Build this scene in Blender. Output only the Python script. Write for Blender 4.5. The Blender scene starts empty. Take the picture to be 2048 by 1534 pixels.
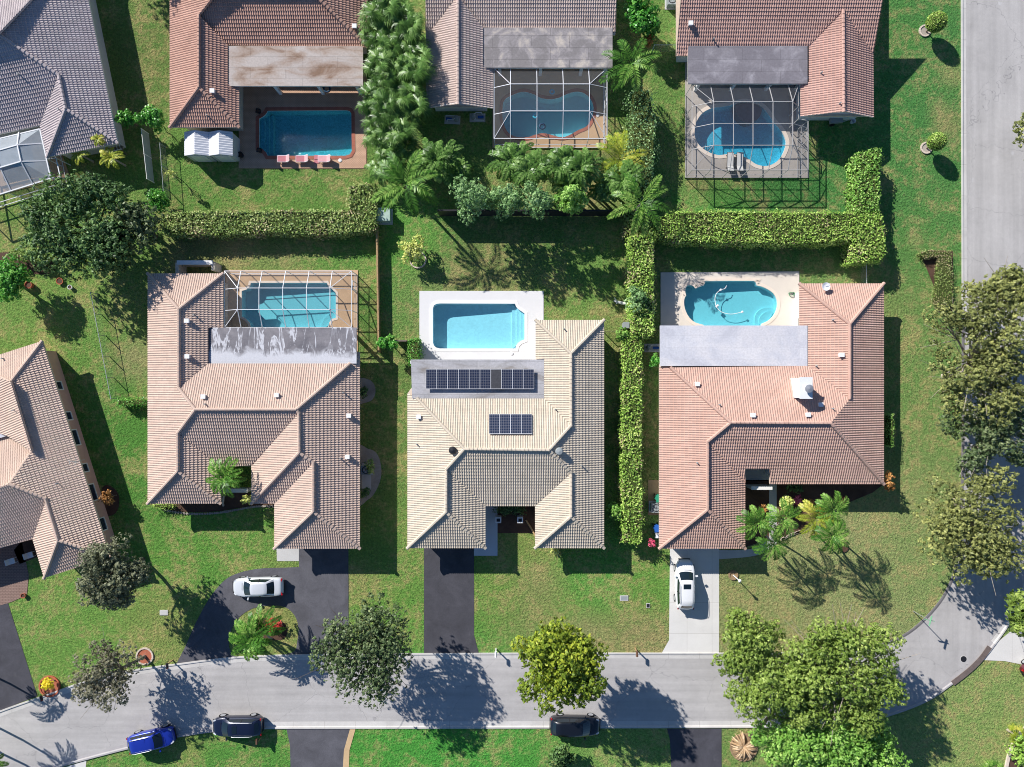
import bpy, bmesh, math, random
import numpy as np
from mathutils import Vector, Matrix

SC = bpy.context.scene
COL = SC.collection
S = 0.048            # metres per photograph pixel on the ground
HC = 67.0            # drone height
CX, CY = 1024.0, 767.0
R = math.radians

def P(px, py, z=0.0):
    f = S * (HC - z) / HC
    return ((px - CX) * f, (CY - py) * f, z)

def PL(pts, z=0.0):
    return [P(a, b, z) for a, b in pts]

def lin(c):
    c = c / 255.0
    return c / 12.92 if c <= 0.04045 else ((c + 0.055) / 1.055) ** 2.4

def rgb(r, g, b, k=1.0):
    return (lin(r) * k, lin(g) * k, lin(b) * k)

# ------------------------------------------------------------------ objects
def tag(o, label=None, cat=None, group=None, kind=None):
    if label: o['label'] = label
    if cat: o['category'] = cat
    if group: o['group'] = group
    if kind: o['kind'] = kind
    return o

def thing(name, label, cat, loc=(0, 0, 0), rz=0.0, group=None):
    o = bpy.data.objects.new(name, None)
    o.empty_display_size = 0.3
    COL.objects.link(o)
    o.location = loc
    o.rotation_euler = (0, 0, rz)
    return tag(o, label, cat, group)

def root_of(o):
    while o.parent: o = o.parent
    return o

def link_mesh(name, me, mats, parent=None, local=False):
    for m in (mats if isinstance(mats, (list, tuple)) else [mats]):
        me.materials.append(m)
    if parent is not None and not local:
        me.transform(Matrix.Translation(-Vector(root_of(parent).location)))
    o = bpy.data.objects.new(name, me)
    COL.objects.link(o)
    if parent is not None: o.parent = parent
    return o

def copy_tree(o, parent=None):
    c = o.copy()
    COL.objects.link(c)
    c.parent = parent
    for ch in list(o.children): copy_tree(ch, c)
    return c

def dup(o, loc, rz=0.0, label=None, scale=None, group=None):
    c = copy_tree(o)
    c.location = loc
    c.rotation_euler = (0, 0, rz)
    if scale: c.scale = (scale, scale, scale)
    if label: c['label'] = label
    if group: c['group'] = group
    return c

class MB:
    def __init__(s):
        s.v, s.f, s.m = [], [], []
    def face(s, pts, m=0):
        b = len(s.v)
        s.v += [tuple(p) for p in pts]
        s.f.append(list(range(b, b + len(pts))))
        s.m.append(m)
        return s
    def box(s, c, size, rz=0.0, m=0, tilt=None):
        hx, hy, hz = size[0] / 2, size[1] / 2, size[2] / 2
        M = Matrix.Rotation(rz, 3, 'Z')
        if tilt is not None: M = M @ Matrix.Rotation(tilt[0], 3, 'X') @ Matrix.Rotation(tilt[1], 3, 'Y')
        b = len(s.v)
        for dx, dy, dz in ((-1,-1,-1),(1,-1,-1),(1,1,-1),(-1,1,-1),(-1,-1,1),(1,-1,1),(1,1,1),(-1,1,1)):
            p = M @ Vector((dx * hx, dy * hy, dz * hz))
            s.v.append((c[0] + p.x, c[1] + p.y, c[2] + p.z))
        for q in ((3,2,1,0),(4,5,6,7),(0,1,5,4),(1,2,6,5),(2,3,7,6),(3,0,4,7)):
            s.f.append([b + i for i in q]); s.m.append(m)
        return s
    def prism(s, poly, z0, z1, m=0, mtop=None, bottom=True):
        n = len(poly)
        a = sum(poly[i][0] * poly[(i + 1) % n][1] - poly[(i + 1) % n][0] * poly[i][1] for i in range(n))
        if a < 0: poly = poly[::-1]
        b = len(s.v)
        s.v += [(p[0], p[1], z0) for p in poly] + [(p[0], p[1], z1) for p in poly]
        for i in range(n):
            j = (i + 1) % n
            s.f.append([b + i, b + j, b + n + j, b + n + i]); s.m.append(m)
        s.f.append([b + n + i for i in range(n)]); s.m.append(m if mtop is None else mtop)
        if bottom: s.f.append([b + i for i in range(n)][::-1]); s.m.append(m)
        return s
    def tube(s, pts, r, n=6, m=0, caps=True):
        pts = [Vector(p) for p in pts]
        k = len(pts)
        rs = r if isinstance(r, (list, tuple)) else [r] * k
        b = len(s.v)
        for i, p in enumerate(pts):
            d = (pts[min(i + 1, k - 1)] - pts[max(i - 1, 0)]).normalized()
            a = d.cross(Vector((0, 0, 1)))
            if a.length < 1e-3: a = Vector((1, 0, 0))
            a.normalize(); c = a.cross(d)
            for j in range(n):
                t = 2 * math.pi * j / n + math.pi / n
                q = p + (a * math.cos(t) + c * math.sin(t)) * rs[i]
                s.v.append(tuple(q))
        for i in range(k - 1):
            for j in range(n):
                j2 = (j + 1) % n
                s.f.append([b + i * n + j, b + i * n + j2, b + (i + 1) * n + j2, b + (i + 1) * n + j]); s.m.append(m)
        if caps:
            s.f.append([b + j for j in range(n)][::-1]); s.m.append(m)
            s.f.append([b + (k - 1) * n + j for j in range(n)]); s.m.append(m)
        return s
    def bar(s, p, q, w, h, m=0):
        """square-section bar from p to q, w wide across, h deep"""
        p, q = Vector(p), Vector(q)
        d = (q - p).normalized()
        a = d.cross(Vector((0, 0, 1)))
        if a.length < 1e-3: a = Vector((1, 0, 0))
        a.normalize(); c = a.cross(d)
        b = len(s.v)
        for e in (p, q):
            for x, y in ((-1, -1), (1, -1), (1, 1), (-1, 1)):
                s.v.append(tuple(e + a * (x * w / 2) + c * (y * h / 2)))
        for qd in ((0,1,2,3),(7,6,5,4),(0,4,5,1),(1,5,6,2),(2,6,7,3),(3,7,4,0)):
            s.f.append([b + i for i in qd]); s.m.append(m)
        return s
    def disc(s, c, r, z0, z1, n=20, m=0, rim=None):
        poly = [(c[0] + r * math.cos(2*math.pi*i/n), c[1] + r * math.sin(2*math.pi*i/n)) for i in range(n)]
        return s.prism(poly, z0, z1, m)
    def lathe(s, c, prof, n=16, m=0):
        b = len(s.v)
        for (r, z) in prof:
            for j in range(n):
                t = 2 * math.pi * j / n
                s.v.append((c[0] + r * math.cos(t), c[1] + r * math.sin(t), c[2] + z))
        for i in range(len(prof) - 1):
            for j in range(n):
                j2 = (j + 1) % n
                s.f.append([b + i*n + j, b + i*n + j2, b + (i+1)*n + j2, b + (i+1)*n + j]); s.m.append(m)
        return s
    def build(s, name, mats, parent=None, local=False, smooth=False):
        me = bpy.data.meshes.new(name)
        me.from_pydata(s.v, [], s.f)
        if any(s.m): me.polygons.foreach_set('material_index', s.m)
        if smooth: me.polygons.foreach_set('use_smooth', [True] * len(s.f))
        me.update()
        return link_mesh(name, me, mats, parent, local)

def quads_mesh(name, V, mats, parent=None, local=False, uv=None, rnd=None, smooth=False):
    """V: (n,4,3) array of quads"""
    V = np.asarray(V, dtype=np.float32)
    n = V.shape[0]
    me = bpy.data.meshes.new(name)
    me.vertices.add(n * 4)
    me.vertices.foreach_set('co', V.reshape(-1))
    me.loops.add(n * 4)
    me.loops.foreach_set('vertex_index', np.arange(n * 4, dtype=np.int32))
    me.polygons.add(n)
    me.polygons.foreach_set('loop_start', np.arange(0, n * 4, 4, dtype=np.int32))
    me.polygons.foreach_set('loop_total', np.full(n, 4, dtype=np.int32))
    if uv is not None:
        l = me.uv_layers.new(name='UVMap')
        l.data.foreach_set('uv', np.asarray(uv, dtype=np.float32).reshape(-1))
    if rnd is not None:
        a = me.attributes.new('rnd', 'FLOAT', 'FACE')
        a.data.foreach_set('value', np.asarray(rnd, dtype=np.float32))
    me.update(calc_edges=True)
    return link_mesh(name, me, mats, parent, local)

def catmull(pts, seg=6):
    n = len(pts); out = []
    for i in range(n):
        p0, p1, p2, p3 = pts[i-1], pts[i], pts[(i+1) % n], pts[(i+2) % n]
        for k in range(seg):
            t = k / seg
            out.append(tuple(0.5 * ((2*p1[j]) + (-p0[j]+p2[j])*t + (2*p0[j]-5*p1[j]+4*p2[j]-p3[j])*t*t + (-p0[j]+3*p1[j]-3*p2[j]+p3[j])*t**3) for j in (0, 1)))
    return out

def spline(pts, seg=6):
    """open Catmull-Rom through pts"""
    q = [pts[0]] + list(pts) + [pts[-1]]; out = []
    for i in range(1, len(q) - 2):
        p0, p1, p2, p3 = q[i-1], q[i], q[i+1], q[i+2]
        for k in range(seg):
            t = k / seg
            out.append(tuple(0.5 * ((2*p1[j]) + (-p0[j]+p2[j])*t + (2*p0[j]-5*p1[j]+4*p2[j]-p3[j])*t*t + (-p0[j]+3*p1[j]-3*p2[j]+p3[j])*t**3) for j in range(len(p1))))
    out.append(tuple(pts[-1]))
    return out

def area2(poly):
    n = len(poly)
    return sum(poly[i][0] * poly[(i+1) % n][1] - poly[(i+1) % n][0] * poly[i][1] for i in range(n))

def offset_poly(poly, d):
    """inward (d>0) mitred offset of a closed polygon, plan only"""
    if area2(poly) < 0: poly = poly[::-1]
    n = len(poly); out = []
    for i in range(n):
        p0, p1, p2 = (Vector(poly[k][:2]) for k in (i - 1, i, (i + 1) % n))
        d1, d2 = (p1 - p0).normalized(), (p2 - p1).normalized()
        n1, n2 = Vector((-d1.y, d1.x)), Vector((-d2.y, d2.x))
        b = n1 + n2
        k = 2.0 / max(b.length_squared, 0.6)
        out.append(tuple(p1 + b * (d * k)))
    return out

def inside(x, y, poly):
    r = False; n = len(poly)
    for i in range(n):
        x1, y1 = poly[i][:2]; x2, y2 = poly[(i + 1) % n][:2]
        if (y1 > y) != (y2 > y) and x < (x2 - x1) * (y - y1) / (y2 - y1) + x1: r = not r
    return r

def holed_sheet(name, outer, holes, z, mats, parent=None, thick=0.0):
    bm = bmesh.new(); edges = []
    for loop in [outer] + holes:
        vs = [bm.verts.new((p[0], p[1], z)) for p in loop]
        edges += [bm.edges.new((vs[i], vs[(i + 1) % len(vs)])) for i in range(len(vs))]
    bmesh.ops.triangle_fill(bm, use_beauty=True, use_dissolve=False, edges=edges, normal=(0, 0, 1))
    for f in bm.faces:
        if f.normal.z < 0: f.normal_flip()
    if thick:
        for loop in [outer]:
            n = len(loop)
            a = [bm.verts.new((p[0], p[1], z)) for p in loop]; b = [bm.verts.new((p[0], p[1], z - thick)) for p in loop]
            for i in range(n):
                j = (i + 1) % n
                bm.faces.new((a[i], a[j], b[j], b[i]))
    me = bpy.data.meshes.new(name); bm.to_mesh(me); bm.free()
    return link_mesh(name, me, mats, parent)

# ------------------------------------------------------------------ materials
class NT:
    def __init__(s, name):
        s.mat = bpy.data.materials.new(name); s.mat.use_nodes = True
        s.t = s.mat.node_tree; s.t.nodes.clear()
        s.out = s.n('ShaderNodeOutputMaterial')
    def n(s, typ, ins=None, **kw):
        nd = s.t.nodes.new(typ)
        for k, v in kw.items(): setattr(nd, k, v)
        for k, v in (ins or {}).items(): s.set(nd, k, v)
        return nd
    def set(s, nd, k, v):
        sock = nd.inputs[k]
        if isinstance(v, bpy.types.NodeSocket): s.t.links.new(v, sock)
        elif isinstance(v, bpy.types.Node): s.t.links.new(v.outputs[0], sock)
        else:
            if hasattr(sock.default_value, '__len__') and hasattr(v, '__len__') and len(sock.default_value) == 4 and len(v) == 3: v = (*v, 1)
            sock.default_value = v
    def coord(s): return s.n('ShaderNodeTexCoord').outputs['Object']
    def pos(s): return s.n('ShaderNodeNewGeometry').outputs['Position']
    def noise(s, vec, scale, detail=3, rough=0.55, dist=0.0):
        return s.n('ShaderNodeTexNoise', {'Vector': vec, 'Scale': scale, 'Detail': detail, 'Roughness': rough, 'Distortion': dist}).outputs['Fac']
    def ramp(s, fac, stops, interp='LINEAR'):
        r = s.n('ShaderNodeValToRGB', {'Fac': fac}); r.color_ramp.interpolation = interp
        e = r.color_ramp.elements
        while len(e) < len(stops): e.new(0.5)
        for i, (p, c) in enumerate(stops):
            e[i].position = p; e[i].color = (*c, 1) if len(c) == 3 else c
        return r.outputs['Color']
    def mix(s, fac, a, b, mode='MIX'):
        m = s.n('ShaderNodeMix', data_type='RGBA', blend_type=mode)
        s.set(m, 0, fac); s.set(m, 6, a); s.set(m, 7, b)
        return m.outputs[2]
    def math(s, op, a, b=0.0, c=0.0):
        return s.n('ShaderNodeMath', {0: a, 1: b, 2: c}, operation=op).outputs[0]
    def maprange(s, v, a, b, c, d):
        return s.n('ShaderNodeMapRange', {'Value': v, 'From Min': a, 'From Max': b, 'To Min': c, 'To Max': d}).outputs[0]
    def scale(s, col, f):  # colour times scalar socket
        v = s.n('ShaderNodeVectorMath', {0: col, 'Scale': f}, operation='SCALE')
        return v.outputs[0]
    def bump(s, h, strength=0.3, dist=0.05):
        return s.n('ShaderNodeBump', {'Height': h, 'Strength': strength, 'Distance': dist}).outputs[0]
    def principled(s, col, rough=0.7, spec=0.3, normal=None, metal=0.0, coat=0.0):
        p = s.n('ShaderNodeBsdfPrincipled', {'Base Color': col, 'Roughness': rough, 'Specular IOR Level': spec, 'Metallic': metal, 'Coat Weight': coat})
        if normal is not None: s.set(p, 'Normal', normal)
        return p
    def done(s, sh):
        s.t.links.new(sh.outputs[0] if isinstance(sh, bpy.types.Node) else sh, s.out.inputs['Surface'])
        return s.mat

def m_plain(name, col, rough=0.6, spec=0.3, var=0.18, scale=3.0, metal=0.0, coat=0.0, bump=0.0, bscale=40.0):
    t = NT(name); c = t.coord()
    n = t.noise(c, scale, 4)
    f = t.maprange(n, 0.25, 0.75, 1 - var, 1 + var)
    col2 = t.scale(col, f)
    nm = t.bump(t.noise(c, bscale, 2), bump, 0.02) if bump else None
    return t.done(t.principled(col2, rough, spec, nm, metal, coat))

def m_leaf(name, dark, mid, light, trans=0.14, rough=0.5):
    t = NT(name)
    a = t.n('ShaderNodeAttribute', attribute_name='rnd').outputs['Fac']
    col = t.ramp(a, [(0.0, dark), (0.5, mid), (1.0, light)])
    p = t.principled(col, rough, 0.3)
    tr = t.n('ShaderNodeBsdfTranslucent', {'Color': t.mix(0.6, col, light)})
    return t.done(t.n('ShaderNodeMixShader', {0: trans, 1: p, 2: tr}))

def m_tile(name, base, var=0.05, hue=None, stain=0.14, glow=None):
    """concrete barrel tile: per-tile tint from the UV cell, large weathering patches"""
    t = NT(name)
    uv = t.n('ShaderNodeUVMap').outputs[0]
    cell = t.n('ShaderNodeVectorMath', {0: uv}, operation='FLOOR').outputs[0]
    wn = t.n('ShaderNodeTexWhiteNoise', {'Vector': cell}, noise_dimensions='2D')
    c = t.pos()
    f1 = t.maprange(wn.outputs['Value'], 0, 1, 1 - var, 1 + var)
    f2 = t.maprange(t.noise(c, 0.5, 5, 0.65), 0.3, 0.7, 1 - stain, 1 + stain * 0.5)
    f3 = t.maprange(t.noise(c, 9.0, 3), 0.2, 0.8, 0.94, 1.05)
    col = t.mix(t.maprange(t.noise(c, 0.9, 4), 0.4, 0.7, 0, 0.5), base, hue or base)
    col = t.scale(col, t.math('MULTIPLY', t.math('MULTIPLY', f1, f2), f3))
    return t.done(t.principled(col, 0.85, 0.15, t.bump(t.noise(c, 30, 2), 0.2, 0.01)))

def m_membrane(name, a, b, c3, thr=0.5, scale=0.7, sheet=1.0, dark=None, streak=0.0, seam=0.7):
    """rolled flat roofing: sheet courses, stains and ponding marks"""
    t = NT(name); c = t.pos()
    sp = t.n('ShaderNodeMapping', {'Vector': c, 'Scale': (0.35, 1, 1)}).outputs[0] if streak else c
    n = t.noise(sp, scale, 6, 0.62, 0.6)
    col = t.ramp(n, [(max(thr - 0.09, 0), a), (thr, b), (min(thr + 0.12, 1), c3)])
    br = t.n('ShaderNodeTexBrick', {'Vector': c, 'Color1': (1, 1, 1, 1), 'Color2': (0.93, 0.93, 0.94, 1), 'Mortar': (seam, seam, seam, 1), 'Scale': 1.0,
                                    'Mortar Size': 0.02, 'Mortar Smooth': 0.3, 'Brick Width': 3.2 * sheet, 'Row Height': 1.0 * sheet})
    col = t.mix(1.0, col, br.outputs['Color'], 'MULTIPLY')
    f = t.maprange(t.noise(c, 6.0, 4), 0.2, 0.8, 0.85, 1.12)
    col = t.scale(col, f)
    if dark:
        k = t.maprange(t.noise(c, 1.7, 5, 0.7, 1.0), 0.6, 0.72, 0, 1)
        col = t.mix(k, col, dark)
    return t.done(t.principled(col, 0.8, 0.2))

MAT = {}
EXPO = 0.0
# ------------------------------------------------------------------ the materials
def mk_grass():
    t = NT('lawn_grass'); c = t.pos()
    tint = t.n('ShaderNodeAttribute', attribute_name='tint').outputs['Color']
    n1 = t.noise(c, 0.33, 5, 0.65, 0.5)
    n2 = t.noise(c, 1.5, 5, 0.72, 0.5)
    n3 = t.noise(c, 4.2, 3, 0.7)
    n4 = t.noise(c, 9.0, 2, 0.8)
    dry = t.mix(0.62, tint, rgb(160, 142, 98))
    lush = t.mix(0.4, tint, rgb(74, 124, 54))
    k = t.math('ADD', t.math('MULTIPLY', n1, 0.55), t.math('MULTIPLY', n2, 0.45))
    col = t.mix(t.maprange(k, 0.47, 0.6, 0, 1), tint, dry)
    col = t.mix(t.maprange(n2, 0.54, 0.36, 0, 0.8), col, lush)
    f = t.math('MULTIPLY', t.maprange(n3, 0.25, 0.75, 0.6, 1.4), t.maprange(n4, 0.2, 0.8, 0.62, 1.38))
    col = t.scale(col, t.math('MULTIPLY', f, t.maprange(n1, 0.3, 0.7, 1.04, 1.22)))
    h = t.math('ADD', t.math('MULTIPLY', n4, 0.5), n3)
    return t.done(t.principled(col, 0.9, 0.1, t.bump(h, 1.0, 0.16)))
MAT['grass'] = mk_grass()

def mk_road():
    t = NT('street_asphalt'); c = t.pos()
    base = rgb(180, 176, 174)
    n1 = t.noise(c, 0.25, 5, 0.6, 0.4); n2 = t.noise(c, 2.5, 5, 0.7); n3 = t.noise(c, 22, 2, 0.8)
    f = t.math('MULTIPLY', t.maprange(n1, 0.3, 0.7, 0.9, 1.1), t.math('MULTIPLY', t.maprange(n2, 0.2, 0.8, 0.93, 1.07), t.maprange(n3, 0.2, 0.8, 0.86, 1.14)))
    col = t.scale(base, f)
    st = t.noise(t.n('ShaderNodeMapping', {'Vector': c, 'Scale': (0.05, 1.3, 1)}).outputs[0], 1.0, 4, 0.6, 0.1)
    sy = t.noise(t.n('ShaderNodeMapping', {'Vector': c, 'Scale': (1.3, 0.05, 1)}).outputs[0], 1.0, 4, 0.6, 0.1)
    ex = t.maprange(t.n('ShaderNodeSeparateXYZ', {0: c}).outputs['X'], 38.0, 43.0, 0, 1)
    lane = t.math('ADD', t.math('MULTIPLY', st, t.math('SUBTRACT', 1.0, ex)), t.math('MULTIPLY', sy, ex))
    col = t.scale(col, t.maprange(lane, 0.3, 0.7, 0.88, 1.1))
    oil = t.maprange(t.noise(c, 0.55, 5, 0.7, 1.2), 0.64, 0.74, 0, 0.3)
    col = t.mix(oil, col, rgb(138, 134, 134))
    sp = t.maprange(t.noise(c, 0.8, 2, 0.4, 0.2), 0.72, 0.78, 0, 0.4)
    col = t.mix(sp, col, rgb(205, 204, 205))
    vo = t.n('ShaderNodeTexVoronoi', {'Vector': t.n('ShaderNodeVectorMath', {0: c, 1: t.n('ShaderNodeTexNoise', {'Vector': c, 'Scale': 1.2}).outputs['Color']}, operation='ADD').outputs[0], 'Scale': 0.16}, feature='DISTANCE_TO_EDGE')
    ck = t.maprange(vo.outputs['Distance'], 0.0, 0.004, 0.55, 0)
    col = t.mix(ck, col, rgb(120, 118, 120))
    return t.done(t.principled(col, 0.85, 0.2, t.bump(n3, 0.3, 0.02)))
MAT['road'] = mk_road()

def mk_asphalt(name, k=1.0, col=(62, 62, 72)):
    t = NT(name); c = t.pos()
    n1 = t.noise(c, 0.5, 5, 0.7, 0.5); n3 = t.noise(c, 26, 2, 0.8)
    f = t.math('MULTIPLY', t.maprange(n1, 0.3, 0.7, 0.75, 1.25), t.maprange(n3, 0.2, 0.8, 0.65, 1.35))
    cc = t.scale(rgb(*col, k), f)
    cc = t.mix(t.maprange(t.noise(c, 1.3, 4, 0.7, 0.8), 0.62, 0.76, 0, 0.35), cc, rgb(110, 108, 112))
    return t.done(t.principled(cc, 0.8, 0.3, t.bump(n3, 0.4, 0.02)))
MAT['asphalt_old'] = mk_asphalt('worn_asphalt', 1.0, (92, 91, 97))
MAT['asphalt'] = mk_asphalt('sealed_asphalt', 1.0, (76, 75, 82))
MAT['asphalt_new'] = mk_asphalt('fresh_asphalt', 1.0, (74, 73, 79))

def mk_concrete(name, col, var=0.1, k=1.0, joints=None):
    t = NT(name); c = t.pos()
    f = t.math('MULTIPLY', t.maprange(t.noise(c, 0.6, 5, 0.65, 0.5), 0.3, 0.7, 1 - var, 1 + var * 0.7), t.maprange(t.noise(c, 18, 3, 0.7), 0.2, 0.8, 1 - var * 0.7, 1 + var * 0.7))
    cc = t.scale(rgb(*col, k), f)
    if joints:
        br = t.n('ShaderNodeTexBrick', {'Vector': c, 'Color1': (1, 1, 1, 1), 'Color2': (0.96, 0.96, 0.96, 1), 'Mortar': (0.6, 0.58, 0.56, 1), 'Scale': 1.0, 'Mortar Size': joints[2], 'Brick Width': joints[0], 'Row Height': joints[1]}, offset=joints[3] if len(joints) > 3 else 0.0)
        cc = t.mix(1.0, cc, br.outputs['Color'], 'MULTIPLY')
    return t.done(t.principled(cc, 0.85, 0.2, t.bump(t.noise(c, 30, 2), 0.15, 0.01)))
MAT['concrete'] = mk_concrete('driveway_concrete', (218, 215, 211), 0.06, joints=(2.4, 3.0, 0.012))
MAT['gutter'] = mk_concrete('gutter_concrete', (205, 201, 197), 0.12, joints=(3.0, 3.0, 0.012))
MAT['walk'] = mk_concrete('walkway_concrete', (196, 194, 192), 0.08)
MAT['walk_blue'] = mk_concrete('painted_walkway', (200, 205, 212), 0.03)
MAT['deck_white'] = mk_concrete('white_pool_deck', (226, 224, 224), 0.03)
MAT['deck_cream'] = mk_concrete('cream_pool_deck', (222, 211, 198), 0.06)
MAT['deck_tan'] = mk_concrete('tan_pool_deck', (198, 166, 132), 0.1)
MAT['deck_brick'] = mk_concrete('brick_paver_deck', (206, 168, 142), 0.12, joints=(0.22, 0.11, 0.012, 0.5))
MAT['deck_grey'] = mk_concrete('grey_stone_deck', (176, 168, 160), 0.14)
MAT['paver'] = mk_concrete('entry_pavers', (150, 125, 115), 0.15, joints=(0.3, 0.15, 0.02, 0.5))
MAT['mulch'] = mk_concrete('mulch_soil', (92, 70, 58), 0.35)
MAT['gravel'] = mk_concrete('bed_gravel', (168, 158, 148), 0.35)
MAT['soil'] = mk_concrete('bare_soil', (160, 135, 105), 0.2)
MAT['brick_bed'] = mk_concrete('red_mulch', (176, 104, 80), 0.3)
MAT['sandy'] = mk_concrete('sandy_edge', (205, 175, 135), 0.15)

MAT['cream_wall'] = m_plain('cream_stucco', rgb(214, 202, 186), 0.9, 0.1, 0.06, 2, bump=0.2)
MAT['pink_wall'] = m_plain('pink_stucco', rgb(214, 172, 156), 0.9, 0.1, 0.08, 2, bump=0.2)
MAT['white_wall'] = m_plain('white_stucco', rgb(226, 228, 230), 0.9, 0.1, 0.05, 2, bump=0.2)
MAT['grey_wall'] = m_plain('grey_stucco', rgb(200, 200, 196), 0.9, 0.1, 0.06, 2, bump=0.2)
MAT['trim'] = m_plain('white_trim', rgb(232, 230, 226), 0.6, 0.3, 0.05)
MAT['fascia'] = m_plain('cream_fascia', rgb(214, 196, 178), 0.6, 0.3, 0.08)
MAT['brown_trim'] = m_plain('brown_trim', rgb(110, 82, 66), 0.6, 0.3, 0.1)
MAT['door'] = m_plain('painted_door', rgb(120, 84, 66), 0.5, 0.4, 0.1)
MAT['metal'] = m_plain('galvanised_metal', rgb(190, 192, 196), 0.4, 0.5, 0.08, 6, metal=0.6)
MAT['white_metal'] = m_plain('white_aluminium', rgb(228, 228, 232), 0.4, 0.4, 0.04)
MAT['bronze_metal'] = m_plain('bronze_aluminium', rgb(176, 174, 174), 0.4, 0.4, 0.06)
MAT['white'] = m_plain('white_plastic', rgb(236, 236, 238), 0.5, 0.3, 0.04)
MAT['dark'] = m_plain('dark_rubber', rgb(34, 34, 36), 0.8, 0.2, 0.1)
MAT['black_metal'] = m_plain('black_metal', rgb(38, 38, 42), 0.5, 0.4, 0.1)
MAT['grey_plastic'] = m_plain('grey_plastic', rgb(150, 156, 158), 0.6, 0.3, 0.08)
MAT['green_box'] = m_plain('pale_green_steel', rgb(168, 190, 178), 0.5, 0.3, 0.15, 5)
MAT['blue_plastic'] = m_plain('blue_plastic', rgb(40, 92, 170), 0.5, 0.3, 0.08)
MAT['green_plastic'] = m_plain('green_plastic', rgb(46, 140, 110), 0.5, 0.3, 0.08)
MAT['wood'] = m_plain('weathered_wood', rgb(176, 146, 108), 0.8, 0.2, 0.25, 8)
MAT['grey_wood'] = m_plain('grey_wood', rgb(120, 110, 100), 0.8, 0.2, 0.25, 8)
MAT['bark'] = m_plain('tree_bark', rgb(120, 104, 90), 0.9, 0.1, 0.3, 6, bump=0.5, bscale=15)
MAT['pale_bark'] = m_plain('pale_bark', rgb(176, 164, 150), 0.9, 0.1, 0.25, 6, bump=0.4, bscale=15)
MAT['twig'] = m_plain('grey_twigs', rgb(150, 140, 126), 0.9, 0.1, 0.3, 6)
MAT['pink_cloth'] = m_plain('pink_sling', rgb(222, 168, 170), 0.8, 0.1, 0.08)
MAT['pink_dark'] = m_plain('rose_sling', rgb(196, 128, 134), 0.8, 0.1, 0.08)
MAT['grey_cloth'] = m_plain('grey_sling', rgb(206, 204, 200), 0.8, 0.1, 0.08)
MAT['red_clay'] = m_plain('terracotta_pot', rgb(186, 104, 78), 0.8, 0.2, 0.15)
MAT['ring_white'] = mk_concrete('pale_edging', (212, 196, 182), 0.2)
MAT['red_lamp'] = m_plain('red_lens', rgb(170, 20, 26), 0.2, 0.5, 0.05, coat=0.5)
MAT['clear_lamp'] = m_plain('clear_lens', rgb(200, 204, 210), 0.15, 0.6, 0.05, coat=0.6)
MAT['sign_green'] = m_plain('sign_green', rgb(120, 176, 140), 0.5, 0.3, 0.05)
MAT['aqua'] = m_plain('aqua_vinyl', rgb(60, 190, 220), 0.3, 0.4, 0.05)
MAT['navy_hose'] = m_plain('navy_hose', rgb(16, 62, 96), 0.5, 0.3, 0.05)
MAT['green_hose'] = m_plain('green_hose', rgb(90, 150, 110), 0.5, 0.3, 0.05)

def mk_paint(name, col, flake=0.0, rough=0.22):
    t = NT(name)
    p = t.principled(col, rough, 0.5, None, flake, 1.0)
    p.inputs['Coat Roughness'].default_value = 0.04
    return t.done(p)
MAT['paint_silver'] = mk_paint('silver_white_paint', rgb(216, 219, 224), 0.15, 0.32)
MAT['paint_white'] = mk_paint('white_paint', rgb(236, 236, 238))
MAT['paint_navy'] = mk_paint('navy_paint', rgb(24, 32, 56), 0.2, 0.3)
MAT['paint_blue'] = mk_paint('blue_paint', rgb(34, 58, 170), 0.3, 0.3)
MAT['paint_black'] = mk_paint('black_paint', rgb(22, 25, 32), 0.1, 0.3)
MAT['paint_maroon'] = mk_paint('maroon_paint', rgb(96, 22, 40), 0.2, 0.3)
def mk_glass(name, col):
    t = NT(name)
    return t.done(t.principled(col, 0.06, 0.6, None, 0.0, 0.3))
MAT['car_glass'] = mk_glass('car_glass', rgb(24, 36, 44))
MAT['pane'] = mk_glass('window_glass', rgb(46, 52, 70))

def mk_screen(name, fac, col):
    t = NT(name); c = t.pos()
    d = t.n('ShaderNodeBsdfDiffuse', {'Color': (*col, 1)})
    f = t.maprange(t.noise(c, 1.2, 4, 0.6), 0.3, 0.7, fac * 0.9, fac * 1.1)
    return t.done(t.n('ShaderNodeMixShader', {0: f, 1: t.n('ShaderNodeBsdfTransparent'), 2: d}))
MAT['screen'] = mk_screen('insect_screen', 0.13, (0.2, 0.2, 0.22))
MAT['screen_milky'] = mk_screen('dusty_screen', 0.12, (0.34, 0.34, 0.36))
MAT['screen_white'] = mk_screen('hazy_screen', 0.62, (0.5, 0.55, 0.6))
MAT['chain'] = mk_screen('chain_mesh', 0.14, (0.5, 0.5, 0.5))

def mk_water(name, tint, bump, bscale=1.6):
    t = NT(name); c = t.pos()
    nz = t.bump(t.math('ADD', t.noise(c, bscale, 3, 0.6, 0.6), t.math('MULTIPLY', t.noise(c, bscale * 4, 2), 0.4)), bump, 0.25)
    tr = t.n('ShaderNodeBsdfTransparent', {'Color': (*tint, 1)})
    gl = t.n('ShaderNodeBsdfGlossy', {'Color': (1, 1, 1, 1), 'Roughness': 0.04, 'Normal': nz})
    lw = t.n('ShaderNodeLayerWeight', {'Blend': 0.5, 'Normal': nz}).outputs['Facing']
    fr = t.math('ADD', t.math('MULTIPLY', t.math('POWER', lw, 5.0), 0.95), 0.02)
    return t.done(t.n('ShaderNodeMixShader', {0: fr, 1: tr, 2: gl}))
MAT['water_light'] = mk_water('pool_water_clear', (0.52, 0.82, 0.89), 0.25)
MAT['water_teal'] = mk_water('pool_water_teal', (0.46, 0.79, 0.84), 0.2)
MAT['water_deep'] = mk_water('pool_water_deep', (0.22, 0.62, 0.72), 0.6)
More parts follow.
